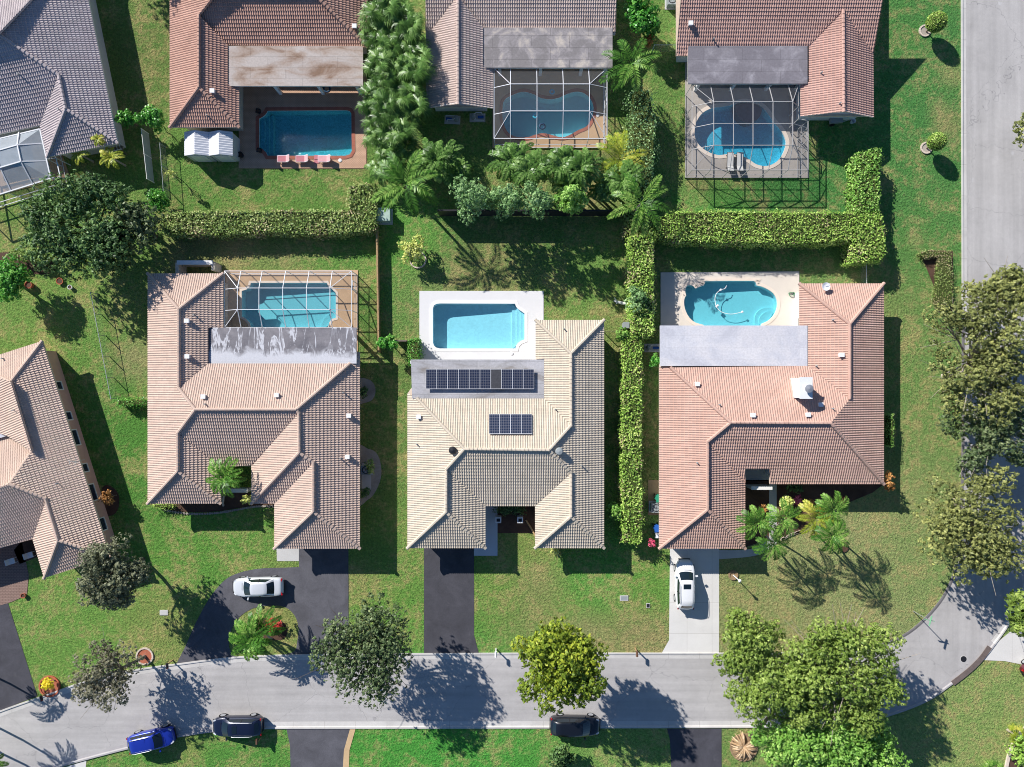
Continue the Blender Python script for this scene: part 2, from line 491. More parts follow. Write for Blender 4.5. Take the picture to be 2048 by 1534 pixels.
MAT['water_blue'] = mk_water('pool_water_blue', (0.26, 0.68, 0.80), 0.6)

def mk_plaster(name, col, var=0.05, scale=3.0, dist=1.5):
    t = NT(name); c = t.pos()
    n = t.noise(c, scale, 3, 0.6, dist)
    return t.done(t.principled(t.scale(rgb(*col), t.maprange(n, 0.3, 0.7, 1 - var, 1 + var)), 0.7, 0.2))
MAT['plaster'] = mk_plaster('white_plaster', (232, 240, 242), 0.07, 2.2)
MAT['plaster_aqua'] = mk_plaster('aqua_plaster', (205, 228, 232), 0.05)
MAT['caustic_plaster'] = mk_plaster('painted_caustic_plaster', (215, 226, 222), 0.32, 3.0, 2.5)  # mottling paints sun caustic ripples into the pool floor colour
MAT['caustic_plaster_blue'] = mk_plaster('painted_caustic_plaster_blue', (200, 226, 232), 0.26, 3.0, 2.5)  # bluer plaster with the same painted-in caustic ripples

# foliage
def G(r, g, b): return rgb(r, g, b, 1.35)
MAT['leaf_oak'] = m_leaf('oak_leaves', G(32, 52, 30), G(64, 94, 50), G(134, 164, 96))
MAT['leaf_grey'] = m_leaf('grey_olive_leaves', G(52, 58, 44), G(92, 98, 74), G(150, 150, 118), 0.16)
MAT['leaf_bare'] = m_leaf('dry_olive_leaves', G(70, 70, 54), G(112, 110, 88), G(160, 156, 132), 0.2)
MAT['leaf_mid'] = m_leaf('dull_green_leaves', G(44, 60, 38), G(82, 100, 62), G(138, 146, 104), 0.16)
MAT['leaf_yellow'] = m_leaf('yellow_green_leaves', G(52, 72, 24), G(106, 126, 38), G(182, 184, 60), 0.16)
MAT['leaf_olive'] = m_leaf('olive_yellow_leaves', G(58, 66, 38), G(114, 120, 68), G(172, 172, 104), 0.16)
MAT['leaf_fresh'] = m_leaf('fresh_green_leaves', G(56, 78, 32), G(108, 130, 54), G(172, 186, 104), 0.16)
MAT['leaf_lime'] = m_leaf('lime_leaves', G(54, 96, 36), G(108, 152, 62), G(178, 204, 118), 0.16)
MAT['leaf_hedge'] = m_leaf('hedge_leaves', G(74, 112, 40), G(136, 172, 72), G(196, 206, 124), 0.16)
MAT['leaf_hedge2'] = m_leaf('dull_hedge_leaves', G(70, 100, 44), G(126, 152, 76), G(180, 182, 126), 0.16)
MAT['leaf_dry'] = m_leaf('dry_hedge_leaves', G(96, 96, 60), G(150, 142, 100), G(196, 176, 146), 0.2)
MAT['leaf_jade'] = m_leaf('jade_leaves', G(52, 82, 46), G(104, 140, 84), G(178, 202, 146), 0.16)
MAT['leaf_glossy'] = m_leaf('glossy_leaves', G(36, 84, 32), G(70, 136, 48), G(150, 196, 96), 0.2, 0.35)
MAT['leaf_varieg'] = m_leaf('variegated_leaves', G(112, 136, 56), G(190, 196, 108), G(232, 226, 168), 0.16)
MAT['leaf_red'] = m_leaf('red_leaves', G(120, 34, 34), G(196, 62, 60), G(232, 120, 100), 0.16)
MAT['leaf_pink'] = m_leaf('pink_flowers', G(140, 36, 70), G(190, 70, 100), G(224, 140, 156), 0.16)
MAT['leaf_gold'] = m_leaf('gold_leaves', G(170, 150, 30), G(222, 204, 50), G(242, 228, 100), 0.16)
MAT['leaf_rust'] = m_leaf('rust_leaves', G(110, 76, 40), G(168, 120, 66), G(206, 160, 104), 0.16)
MAT['palm'] = m_leaf('palm_fronds', G(32, 66, 24), G(70, 116, 40), G(154, 186, 92), 0.3, 0.4)
MAT['palm_dark'] = m_leaf('dark_palm_fronds', G(36, 62, 26), G(80, 116, 50), G(142, 172, 98), 0.25, 0.35)
MAT['palm_yellow'] = m_leaf('yellow_palm_fronds', G(84, 116, 30), G(150, 164, 54), G(214, 200, 104), 0.35, 0.4)
MAT['palm_dry'] = m_leaf('dry_fronds', G(140, 110, 80), G(190, 160, 124), G(224, 204, 176), 0.2)
MAT['hedge_core'] = m_plain('hedge_twigs', rgb(74, 84, 44), 0.9, 0.1, 0.4, 5)
MAT['hedge_core_dry'] = m_plain('dry_hedge_twigs', rgb(120, 104, 76), 0.9, 0.1, 0.4, 5)

# roofs
MAT['tile_grey'] = m_tile('grey_brown_tile', rgb(194, 182, 182), hue=rgb(182, 168, 170))
MAT['tile_terra'] = m_tile('terracotta_tile', rgb(194, 156, 140), hue=rgb(184, 144, 128))
MAT['tile_taupe'] = m_tile('taupe_tile', rgb(200, 180, 170), hue=rgb(186, 166, 158))
MAT['tile_rose'] = m_tile('rose_brown_tile', rgb(196, 160, 148), hue=rgb(186, 148, 136))
MAT['tile_pink'] = m_tile('pinkish_tile', rgb(212, 188, 172), hue=rgb(204, 178, 162), stain=0.1)
MAT['tile_beige'] = m_tile('pink_beige_tile', rgb(206, 182, 167), hue=rgb(198, 173, 158), stain=0.08)
MAT['tile_cream'] = m_tile('cream_tile', rgb(209, 196, 178), hue=rgb(200, 186, 167), stain=0.1)
MAT['tile_orange'] = m_tile('orange_clay_tile', rgb(202, 168, 153), hue=rgb(195, 158, 142), stain=0.1)
def mk_wash():
    t = NT('washed_grey_roofing'); c = t.pos()
    y0, y1 = P(0, 727, 2.98)[1], P(0, 655, 2.98)[1]
    x0, x1 = P(417, 0, 2.98)[0], P(713, 0, 2.98)[0]
    s = t.n('ShaderNodeSeparateXYZ', {0: c})
    v = t.maprange(s.outputs['Y'], y0, y1, 0, 1); u = t.maprange(s.outputs['X'], x0, x1, 0, 1)
    n = t.noise(c, 0.9, 5, 0.6, 0.8)
    sc = t.n('ShaderNodeMapping', {'Vector': c, 'Scale': (0.62, 0.16, 1)}).outputs[0]
    cn = t.noise(sc, 1.0, 5, 0.62, 0.9)
    runs = t.maprange(t.math('ABSOLUTE', t.math('SUBTRACT', cn, 0.5)), 0.03, 0.012, 0, 1)
    low = t.maprange(t.math('ADD', t.math('ADD', v, t.math('MULTIPLY', n, 0.55)), t.math('MULTIPLY', u, 0.12)), 0.72, 0.56, 0, 1)
    k = t.math('MAXIMUM', low, t.math('MULTIPLY', runs, t.maprange(n, 0.4, 0.5, 0.2, 1)))
    grey = t.ramp(t.noise(c, 0.5, 5, 0.65, 0.4), [(0.35, rgb(112, 110, 116)), (0.65, rgb(146, 142, 146))])
    col = t.mix(k, grey, rgb(206, 206, 212))
    br = t.n('ShaderNodeTexBrick', {'Vector': c, 'Color1': (1, 1, 1, 1), 'Color2': (0.96, 0.96, 0.96, 1), 'Mortar': (0.85, 0.85, 0.85, 1), 'Scale': 1.0, 'Mortar Size': 0.015, 'Brick Width': 3.5, 'Row Height': 1.0})
    col = t.mix(1.0, col, br.outputs['Color'], 'MULTIPLY')
    return t.done(t.principled(t.scale(col, t.maprange(t.noise(c, 7, 3), .2, .8, .9, 1.08)), 0.8, 0.2))
MAT['flat_wash'] = mk_wash()
MAT['flat_tan'] = m_membrane('tan_stained_roofing', rgb(140, 114, 96), rgb(172, 154, 142), rgb(188, 178, 172), 0.46, 0.6, streak=1)
MAT['flat_grey'] = m_membrane('patchy_grey_roofing', rgb(138, 133, 133), rgb(158, 152, 153), rgb(194, 184, 174), 0.54, 0.6, 1.1, seam=0.5)
MAT['flat_slate'] = m_membrane('slate_grey_roofing', rgb(130, 126, 132), rgb(142, 138, 144), rgb(164, 160, 166), 0.56, 0.6, 1.1, seam=0.65)
MAT['flat_silver'] = m_membrane('silver_roofing', rgb(146, 140, 136), rgb(172, 170, 172), rgb(190, 188, 192), 0.46, 0.5, 1.0, streak=1, seam=0.7)
MAT['flat_white'] = m_membrane('pale_roofing', rgb(196, 196, 204), rgb(206, 206, 213), rgb(216, 214, 218), 0.46, 0.35, 1.1, seam=0.9)
def _mk_panel():
    t = NT('solar_cells'); uv = t.n('ShaderNodeUVMap').outputs[0]
    br = t.n('ShaderNodeTexBrick', {'Vector': uv, 'Color1': (0.012, 0.018, 0.042, 1), 'Color2': (0.016, 0.026, 0.06, 1), 'Mortar': (0.2, 0.2, 0.23, 1), 'Scale': 1.0,
             'Mortar Size': 0.07, 'Mortar Smooth': 0.1, 'Brick Width': 1.0, 'Row Height': 1.0}, offset=0.0)
    return t.done(t.principled(br.outputs['Color'], 0.12, 0.5, None, 0, 0.5))
MAT['solar'] = _mk_panel()
MAT['solar_plain'] = m_plain('dusty_solar_cells', rgb(74, 74, 78), 0.4, 0.4, 0.2, 6)
# ------------------------------------------------------------------ pools: outlines in photograph pixels (ground level)
POOLS = {
 'center': [(866,617),(868,611),(873,608),(880,607),(1030,607.5),(1032,613),(1036,618),(1042,622),(1049,627),(1049,679),(1041,682),(1035,687),(1032,692),(1031,697),(880,697),(872,695),(868,691),(866,685)],
 'right': [(1420,656),(1407,650),(1390,645),(1378,635),(1371,622),(1368,610),(1368,600),(1370,594),(1372,591),(1370,584),(1371,576),(1376,571),(1383,571),(1388,574),(1391,577),(1400,573),(1407,571),(1410,565),(1415,562.5),(1500,562),(1508,563),(1512,567),(1513,571),(1522,573),(1535,579),(1546,587),(1552,597),(1554,608),(1552,620),(1546,632),(1535,642),(1522,648),(1512,656)],
 'left': [(502,566),(654,566),(658,574),(664,578),(672,586),(672,636),(664,638),(659,645),(656,656),(502,656),(500,646),(493,638),(484,633),(484,582),(494,579),(501,572)],
 'brick': [(518.6,238),(524,235),(531,230),(536,222),(694,221),(700,223),(703,228),(704,302),(700,309),(691,312),(536,312),(532,305),(526,299),(518.6,296)],
 'kidney': [(1008,202),(1024.6,190.5),(1046,184),(1066,188.5),(1081,196),(1101,199),(1120,195),(1136,187.5),(1154,183.6),(1171,188.5),(1183,202),(1187,218),(1183,237),(1173,253),(1156,261),(1136,272),(1122,275),(1105,271),(1087,267),(1070,270),(1054,275),(1028,273),(1013,261),(1006,241),(1005,222)],
 'corner': [(1389,259.5),(1394,241),(1406.6,225),(1426.6,216),(1450,213),(1480,206),(1505,207),(1523,214),(1536,228),(1547,245),(1560,259.5),(1569,276),(1571,290.5),(1563.5,310.6),(1551,325),(1532.5,332.5),(1512,329),(1496,318),(1478,310.6),(1459.5,308),(1437.6,310.6),(1417.5,305),(1399,292),(1390,276)],
}
SMOOTH = {'kidney': 4, 'corner': 4, 'right': 2}
def pool_poly(k):
    p = POOLS[k]
    if k in SMOOTH: p = catmull(p, SMOOTH[k])
    q = [P(a, b)[:2] for a, b in p]
    return q if area2(q) > 0 else q[::-1]
POOLP = {k: pool_poly(k) for k in POOLS}
DECKS = {
 'center': [(839,582),(1087,582),(1087,790),(839,790)],
 'right': [(1321,545),(1592,543),(1598,543),(1598,735),(1321,735)],
 'left': [(447,540),(716,540),(716,730),(447,730)],
 'brick': [(478,120),(733,120),(733,337),(478,337)],
 'kidney': [(985,90),(1214,90),(1214,296),(985,296)],
 'corner': [(1370,120),(1600,120),(1600,238),(1617,238),(1617,356),(1370,356)],
}
# ------------------------------------------------------------------ ground sheet with a colour map of the lawns
TINTS = [((1850,200),230,(72,124,66)),((1850,500),140,(88,130,68)),((1840,760),150,(112,138,78)),((1700,1160),200,(146,148,100)),((1860,1130),90,(118,142,82)),
 ((1500,1210),90,(140,142,92)),((1150,1200),120,(108,142,66)),((1190,1150),60,(86,150,66)),((1080,1170),40,(150,140,96)),((1060,1230),50,(128,136,82)),((1270,1275),50,(146,136,94)),
 ((1170,1270),40,(158,142,104)),((1000,1190),50,(112,140,68)),((760,1170),110,(106,140,66)),((720,1160),30,(140,136,86)),((830,850),170,(98,122,66)),
 ((900,1500),180,(70,146,58)),((1250,1500),100,(118,148,78)),((400,1510),150,(84,138,60)),((360,1480),40,(140,140,80)),((1960,1450),160,(134,152,88)),
 ((250,850),150,(78,126,54)),((150,620),150,(112,142,70)),((260,600),50,(120,140,76)),((270,720),35,(156,142,104)),((420,1110),110,(92,138,60)),((150,1250),120,(108,144,68)),
 ((330,1260),60,(132,140,80)),((600,385),130,(96,128,62)),((420,350),100,(96,130,62)),((260,150),100,(98,116,62)),((600,500),120,(100,138,66)),
 ((480,490),45,(158,140,100)),((570,510),30,(150,138,96)),((390,500),40,(140,136,90)),((790,480),60,(96,146,66)),((800,620),60,(96,140,66)),
 ((850,620),60,(126,134,84)),((1150,600),130,(110,140,72)),((1000,555),60,(136,136,86)),((1230,650),50,(128,132,78)),((1650,390),110,(66,122,64)),((1400,390),60,(84,138,66)),
 ((1390,350),40,(136,132,84)),((1700,550),70,(122,142,82)),((1300,880),60,(92,104,58)),((1060,480),120,(84,116,62)),((1170,380),40,(140,136,92)),((1040,370),60,(120,134,80)),
 ((960,350),60,(104,136,70)),((1895,250),22,(158,142,98)),((1905,150),20,(150,146,96)),((1880,220),16,(150,142,96)),((1830,480),14,(150,146,96)),((1700,330),10,(160,146,104)),
 ((1040,1050),60,(126,138,76)),((1760,620),60,(130,140,84)),((540,1210),60,(140,140,84)),((510,1300),40,(124,140,76)),
 ((1190,560),60,(108,142,70)),((1260,560),50,(112,140,70)),((700,1230),50,(118,144,70)),((780,1240),50,(100,142,62)),((1300,1170),50,(100,140,62)),((1480,1170),40,(132,140,86))]
def build_ground():
    gx = np.concatenate([[-400,-250,-150,-100,-75], np.arange(-60, 60.01, 0.5), [75,100,150,250,400]])
    gy = np.concatenate([[-400,-250,-150,-90,-60], np.arange(-46, 46.01, 0.5), [60,90,150,250,400]])
    nx, ny = len(gx), len(gy)
    X, Y = np.meshgrid(gx, gy)
    V = np.stack([X, Y, np.zeros_like(X)], -1).reshape(-1, 3)
    base = np.array(rgb(104, 134, 68))
    num = np.zeros((nx * ny, 3)); den = np.zeros(nx * ny)
    for (px, py), r, c in TINTS:
        x, y, _ = P(px, py); rr = r * S
        w = np.exp(-((V[:, 0] - x) ** 2 + (V[:, 1] - y) ** 2) / (rr * rr)) * (1.0 if r > 65 else 1.8)
        num += w[:, None] * np.array(rgb(*c)); den += w
    T = (num + 0.08 * base) / (den + 0.08)[:, None]
    boxes = []
    for k, q in POOLP.items():
        xs = [p[0] for p in q]; ys = [p[1] for p in q]
        boxes.append((min(xs) - .35, max(xs) + .35, min(ys) - .35, max(ys) + .35))
    F = []
    for j in range(ny - 1):
        for i in range(nx - 1):
            a, b, c, d = gx[i], gx[i+1], gy[j], gy[j+1]
            if any(b > bx[0] and a < bx[1] and d > bx[2] and c < bx[3] for bx in boxes): continue
            k = j * nx + i
            F.append((k, k + 1, k + 1 + nx, k + nx))
    me = bpy.data.meshes.new('ground')
    me.from_pydata(V.tolist(), [], F)
    at = me.attributes.new('tint', 'FLOAT_COLOR', 'POINT')
    at.data.foreach_set('color', np.concatenate([T, np.ones((nx * ny, 1))], 1).astype(np.float32).reshape(-1))
    me.update()
    o = link_mesh('ground', me, MAT['grass']); tag(o, kind='structure')
build_ground()

def sheet(name, pts, z, mat, px=True, smooth=0, thick=0.0):
    q = [P(a, b) for a, b in (catmull(pts, smooth) if smooth else pts)]
    mb = MB()
    if thick: mb.prism([p[:2] for p in q], z - thick, z, bottom=False)
    else:
        q2 = [p[:2] for p in q]
        if area2(q2) < 0: q2 = q2[::-1]
        mb.face([(p[0], p[1], z) for p in q2])
    return tag(mb.build(name, mat), kind='structure')

NEDGE = [(-150,1475),(-60,1447),(0,1421),(91,1389),(200,1352),(285,1336),(352,1327),(458,1314),(560,1309),(700,1307),(815,1306),(1100,1305),(1325,1305),(1500,1305),(1640,1303),(1720,1297),(1780,1281),(1825,1256),(1869,1213),(1895,1172),(1909,1130),(1917,1070),(1921,980),(1923,860),(1923,560),(1922,200),(1921,-200)]
SEDGE = [(2073,-200),(2073,800),(2074,1000),(2070,1110),(2050,1190),(2020,1245),(1990,1288),(1968,1316),(1937,1344),(1900,1371),(1856,1401),(1792,1427),(1720,1445),(1640,1453),(1440,1455),(1000,1456),(558,1457),(450,1461),(356,1474),(271,1494),(170,1520),(100,1541),(-150,1625)]
NE, SE = spline(NEDGE, 4), spline(SEDGE, 4)
sheet('road', NE + SE, 0.012, MAT['road'])

def gutter(name, line, w, side, mat, z_in=0.02, z_out=0.11):
    """rolled kerb: low inner lip rising to the outer back edge"""
    q = [Vector(P(a, b)[:2]) for a, b in line]; L = []
    mb = MB(); prof = [(0.0, z_out), (0.14, z_out), (0.24, z_in + 0.012), (w, z_in)]
    rows = []
    for i, p in enumerate(q):
        d = (q[min(i + 1, len(q) - 1)] - q[max(i - 1, 0)]).normalized()
        n = Vector((-d.y, d.x)) * side
        rows.append([(p + n * a).to_tuple() + (z,) for a, z in prof] + [])
    for i in range(len(q) - 1):
        for k in range(len(prof) - 1):
            mb.face([rows[i][k], rows[i+1][k], rows[i+1][k+1], rows[i][k+1]] if side < 0 else [rows[i][k], rows[i][k+1], rows[i+1][k+1], rows[i+1][k]])
        mb.face([(*rows[i][0][:2], 0), (*rows[i+1][0][:2], 0), rows[i+1][0], rows[i][0]])
    return tag(mb.build(name, mat), kind='structure')
MAT['kerb_dark'] = mk_concrete('weathered_kerb', (128, 124, 124), 0.15)
MAT['kerb_grey'] = mk_concrete('grey_kerb', (176, 172, 172), 0.12)
iN = next(i for i, p in enumerate(NE) if p[0] > 1735); jN = next(i for i, p in enumerate(NE) if p[1] < 700)
iS = next(i for i, p in enumerate(SE) if p[1] > 1280); jS = next(i for i, p in enumerate(SE) if p[1] > 1280 and p[0] < 1700)
gutter('north_kerb', NE[:iN + 1], 0.58, -1, MAT['gutter'])
gutter('inner_kerb', NE[iN:jN + 1], 0.3, -1, MAT['kerb_dark'], z_in=.014, z_out=.05)
gutter('east_kerb', NE[jN:], 0.5, -1, MAT['gutter'])
gutter('east_kerb', SE[:iS + 1], 0.5, -1, MAT['gutter'])
gutter('outer_kerb', SE[iS:jS + 1], 0.6, -1, MAT['kerb_grey'])
kS = next(i for i, p in enumerate(SE) if p[1] > 1280 and p[0] < 440)
gutter('south_kerb', SE[jS:kS + 1], 0.66, -1, MAT['gutter'])
gutter('west_kerb', SE[kS:], 0.5, -1, MAT['kerb_grey'])

# driveways, aprons and walks
def rounded_drive():
    outer = spline([(352,1329),(372,1290),(392,1245),(420,1195),(450,1160),(480,1145),(520,1137),(570,1135),(598,1134)], 6)
    return outer + [(598,1120),(598,1080),(697,1080),(697,1307),(560,1311),(458,1316)]
island = catmull([(458,1290),(463,1260),(478,1235),(505,1217),(540,1211),(570,1214),(590,1232),(597,1258),(594,1285),(586,1304),(540,1312),(490,1316),(468,1310)], 4)
o = holed_sheet('driveway', [P(*p)[:2] for p in rounded_drive()], [[P(*p)[:2] for p in island]], 0.022, MAT['asphalt_old']); tag(o, kind='structure')
sheet('driveway', [(848,1080),(948,1080),(948,1270),(958,1307),(848,1307)], 0.022, MAT['asphalt_new'])
sheet('driveway', [(1340,1085),(1438,1085),(1438,1308),(1322,1308),(1338,1280)], 0.024, MAT['concrete'])
sheet('driveway', [(-60,1150),(5,1170),(30,1250),(75,1392),(0,1421),(-60,1444)], 0.022, MAT['asphalt'])
sheet('driveway', [(573,1458),(700,1458),(688,1500),(682,1600),(583,1600),(580,1490)], 0.022, MAT['asphalt_old'])
sheet('driveway', [(1334,1457),(1443,1457),(1443,1600),(1345,1600),(1340,1480)], 0.022, MAT['asphalt'])
sheet('driveway', [(1966,1320),(1990,1288),(2030,1255),(2100,1230),(2100,1345),(2050,1330),(2010,1322)], 0.022, MAT['concrete'])
sheet('driveway', [(173,1521),(165,1600),(90,1600),(110,1540)], 0.022, MAT['concrete'])
sheet('path', [(700,1458),(711,1458),(699,1500),(696,1600),(682,1600),(688,1500)], 0.026, MAT['sandy'])
sheet('path', [(948,1000),(995,1000),(995,1111),(948,1111)], 0.09, MAT['walk_blue'], thick=0.09)
sheet('path', [(1538,965),(1553,965),(1553,1086),(1540,1098),(1528,1100),(1538,1075)], 0.035, MAT['walk'])
sheet('path', spline([(1530,1100),(1520,1108),(1500,1113),(1470,1116),(1438,1118)], 4) + spline([(1438,1100),(1470,1100),(1500,1098),(1520,1090),(1532,1082)], 4), 0.04, MAT['walk'])
sheet('path', [(553,1085),(598,1085),(598,1122),(554,1122)], 0.03, MAT['walk'])
sheet('path', [(-40,1080),(40,1066),(58,1150),(54,1190),(20,1205),(-40,1222)], 0.03, MAT['paver'])
# planting beds
for pts, m, sm in [
    ([(715,760),(735,758),(748,768),(751,785),(744,800),(728,806),(715,806)], 'gravel', 3),
    ([(715,897),(735,897),(752,905),(761,925),(762,955),(750,985),(735,1000),(715,1005)], 'gravel', 3),
    ([(296,1000),(330,1018),(380,1024),(440,1022),(500,1012),(560,1010),(560,990),(440,985)], 'mulch', 2),
    ([(1488,930),(1540,930),(1540,962),(1488,962)], 'walk', 0),
    ([(971,1005),(1075,1005),(1075,1066),(971,1066)], 'mulch', 0),
    ([(1440,1080),(1490,1095),(1540,1076),(1540,960),(1490,960)], 'mulch', 0),
    ([(1553,966),(1770,966),(1745,985),(1690,1008),(1640,1030),(1600,1065),(1565,1078),(1553,1075)], 'mulch', 0),
    ([(1296,960),(1320,960),(1320,1030),(1296,1030)], 'soil', 0),
    ([(1840,505),(1860,500),(1905,502),(1908,600),(1905,625),(1880,618),(1868,575)], 'mulch', 0),
    ([(205,975),(222,972),(238,990),(236,1020),(218,1032),(200,1015)], 'mulch', 3),
    ([(2010,1560),(2020,1510),(2035,1470),(2060,1440),(2100,1440),(2100,1560)], 'mulch', 0),
    ([(0,505),(40,510),(100,520),(110,545),(60,548),(0,540)], 'mulch', 2),
    ([(506,1250),(520,1238),(550,1236),(570,1248),(574,1268),(560,1280),(520,1275)], 'mulch', 3),
    ([(62,1060),(85,1110),(40,1128),(28,1100)], 'mulch', 0)]:
    sheet('planting_bed', pts, 0.03, MAT[m], smooth=sm)
def ring(px, py, r, mat, edge, name='planting_ring'):
    x, y, _ = P(px, py)
    mb = MB().disc((x, y), r, 0.0, 0.05, 22)
    tag(mb.build('planting_bed', mat), kind='structure')
    m2 = MB()
    for i in range(18):
        a = 2 * math.pi * i / 18
        m2.box((x + r * math.cos(a), y + r * math.sin(a), 0.06), (0.14, 0.24 * r / 0.7, 0.12), a)
    return m2.build(name, edge)
tag(ring(290,1312,0.76,MAT['brick_bed'],MAT['ring_white']), 'pale brick edging ring filled with red mulch at the kerbside tree', 'edging')
tag(ring(100,1372,0.95,MAT['brick_bed'],MAT['red_clay']), 'red brick edging ring around the yellow flowering shrub and mailbox', 'edging')
tag(ring(1849,62,0.5,MAT['gravel'],MAT['ring_white']), 'round pale edging under the taller, darker of the two ball topiaries', 'edging')
tag(ring(1852,296,0.5,MAT['gravel'],MAT['ring_white']), 'round pale edging under the ball topiary opposite the corner hedge', 'edging')
tag(ring(1686,1094,0.42,MAT['mulch'],MAT['mulch']), 'small brown mulch ring on the corner lawn beside the palms', 'edging')
tag(ring(1487,1494,1.25,MAT['soil'],MAT['soil']), 'bare tan circle of earth around the dried agave', 'edging')
tag(ring(1466,1150,0.4,MAT['soil'],MAT['soil']), 'thin clay edging ring at the foot of the white lamp post', 'edging')
# ------------------------------------------------------------------ houses
ZE, PITCH = 2.6, 0.4167
TW, TC, TT, TA = 0.21, 0.305, 0.05, 0.06   # roll width, course length in plan, course step, roll height
class Plane:
    def __init__(s, e0, e1, ref, ze=ZE, pitch=PITCH):
        s.e0 = Vector(P(*e0, ze)[:2]); e = Vector(P(*e1, ze)[:2])
        s.d = (e - s.e0).normalized(); s.n = Vector((-s.d.y, s.d.x)); s.ze, s.p = ze, pitch
        r = Vector(P(*ref, ze)[:2])
        if (r - s.e0).dot(s.n) < 0: s.n = -s.n
    def z(s, x, y): return s.ze + s.p * (Vector((x, y)) - s.e0).dot(s.n)
    def hit(s, px, py):
        g = Vector(((px - CX) * S, (CY - py) * S))
        t = (HC - s.ze + s.p * s.e0.dot(s.n)) / (HC + s.p * g.dot(s.n))
        return Vector((t * g.x, t * g.y, HC * (1 - t)))
def tile_face(pl, poly):
    """quads (n,4,3) and uv (n,4,2) of one tiled slope clipped to poly (list of 3D points)"""
    ud = np.array([((p.xy - pl.e0).dot(pl.d), (p.xy - pl.e0).dot(pl.n)) for p in poly])
    u0, u1 = ud[:, 0].min(), ud[:, 0].max()
    br = np.unique(np.concatenate([np.arange(math.floor(u0 / TW * 4), math.ceil(u1 / TW * 4) + 1) * TW / 4, ud[:, 0]]))
    br = br[(br >= u0 - 1e-6) & (br <= u1 + 1e-6)]
    ua, ub = br[:-1], br[1:]
    ok = (ub - ua) > 1e-4; ua, ub = ua[ok], ub[ok]
    def rng(u):
        lo = np.full(len(u), 1e9); hi = np.full(len(u), -1e9)
        for i in range(len(ud)):
            (x1, y1), (x2, y2) = ud[i], ud[(i + 1) % len(ud)]
            if abs(x2 - x1) < 1e-9: continue
            t = (u - x1) / (x2 - x1)
            m = (t >= -1e-9) & (t <= 1 + 1e-9)
            y = y1 + (y2 - y1) * t
            lo = np.where(m, np.minimum(lo, y), lo); hi = np.where(m, np.maximum(hi, y), hi)
        return lo, hi
    la, ha = rng(ua + 1e-5); lb, hb = rng(ub - 1e-5)
    k0, k1 = math.floor(min(la.min(), lb.min()) / TC), math.ceil(max(ha.max(), hb.max()) / TC)
    prof = lambda u: TA * (0.5 + 0.5 * np.cos(2 * math.pi * u / TW + 0.5))
    Q, UV = [], []
    n = pl.n; d = pl.d
    def pt(u, v, off):
        return np.stack([pl.e0.x + d.x * u + n.x * v, pl.e0.y + d.y * u + n.y * v, pl.ze + pl.p * v + off], -1)
    pa, pb = prof(ua), prof(ub)
    flip = (d.x * n.y - d.y * n.x) < 0
    for k in range(k0, k1 + 1):
        va0 = np.clip(k * TC, la, ha); va1 = np.clip((k + 1) * TC, la, ha)
        vb0 = np.clip(k * TC, lb, hb); vb1 = np.clip((k + 1) * TC, lb, hb)
        m = ((va1 - va0) + (vb1 - vb0)) > 1e-4
        if not m.any(): continue
        st = lambda v: TT * (1 - (v - k * TC) / TC)
        a0 = pt(ua, va0, pa + st(va0))[m]; b0 = pt(ub, vb0, pb + st(vb0))[m]
        b1 = pt(ub, vb1, pb + st(vb1))[m]; a1 = pt(ua, va1, pa + st(va1))[m]
        q = np.stack([a0, b0, b1, a1], 1)
        uc = ((ua + ub) / 2 / TW)[m]; vc = np.full(uc.shape, k + 0.5)
        # riser at the lower edge of the course
        mr = m & (va0 > la + 1e-6) & (vb0 > lb + 1e-6)
        r0 = pt(ua, va0, pa - 0.0)[mr]; r1 = pt(ub, vb0, pb - 0.0)[mr]
        r2 = pt(ub, vb0, pb + TT)[mr]; r3 = pt(ua, va0, pa + TT)[mr]
        qr = np.stack([r0, r1, r2, r3], 1)
        ur = ((ua + ub) / 2 / TW)[mr]
        for qq, uu in ((q, uc), (qr, ur)):
            if len(qq) == 0: continue
            if flip: qq = qq[:, ::-1]
            Q.append(qq)
            UV.append(np.repeat(np.stack([uu, np.full(uu.shape, k + 0.5)], -1)[:, None, :], 4, 1))
    return np.concatenate(Q), np.concatenate(UV)

def cap_quads(p, q, r=0.15):
    """row of overlapping half-round cap tiles from p to q"""
    p, q = Vector(p), Vector(q); L = (q - p).length; k = max(1, round(L / 0.38))
    d = (q - p) / L
    if d.z < 0: p, q, d = q, p, -d
    a = d.cross(Vector((0, 0, 1))).normalized(); c = a.cross(d)
    if c.z < 0: c = -c
    out, uv = [], []
    angs = [R(x) for x in (-20, 25, 65, 115, 155, 200)]
    for i in range(k):
        s0, s1 = p + d * (L * i / k - 0.03), p + d * (L * (i + 1) / k + 0.02)
        r0, r1 = r * 1.1, r * 0.9
        ring0 = [s0 + a * (math.cos(t) * r0) + c * (math.sin(t) * r0 + 0.03) for t in angs]
        ring1 = [s1 + a * (math.cos(t) * r1) + c * (math.sin(t) * r1 + 0.01) for t in angs]
        for j in range(5):
            out.append([ring0[j], ring0[j+1], ring1[j+1], ring1[j]]); uv.append([(100 + i, 7)] * 4)
        out.append([ring0[0], ring0[1], ring0[4], ring0[5]]); uv.append([(100 + i, 7)] * 4)
        out.append([ring0[1], ring0[2], ring0[3], ring0[4]]); uv.append([(100 + i, 7)] * 4)
    return np.array([[tuple(v) for v in f] for f in out], dtype=np.float32), np.array(uv, dtype=np.float32)

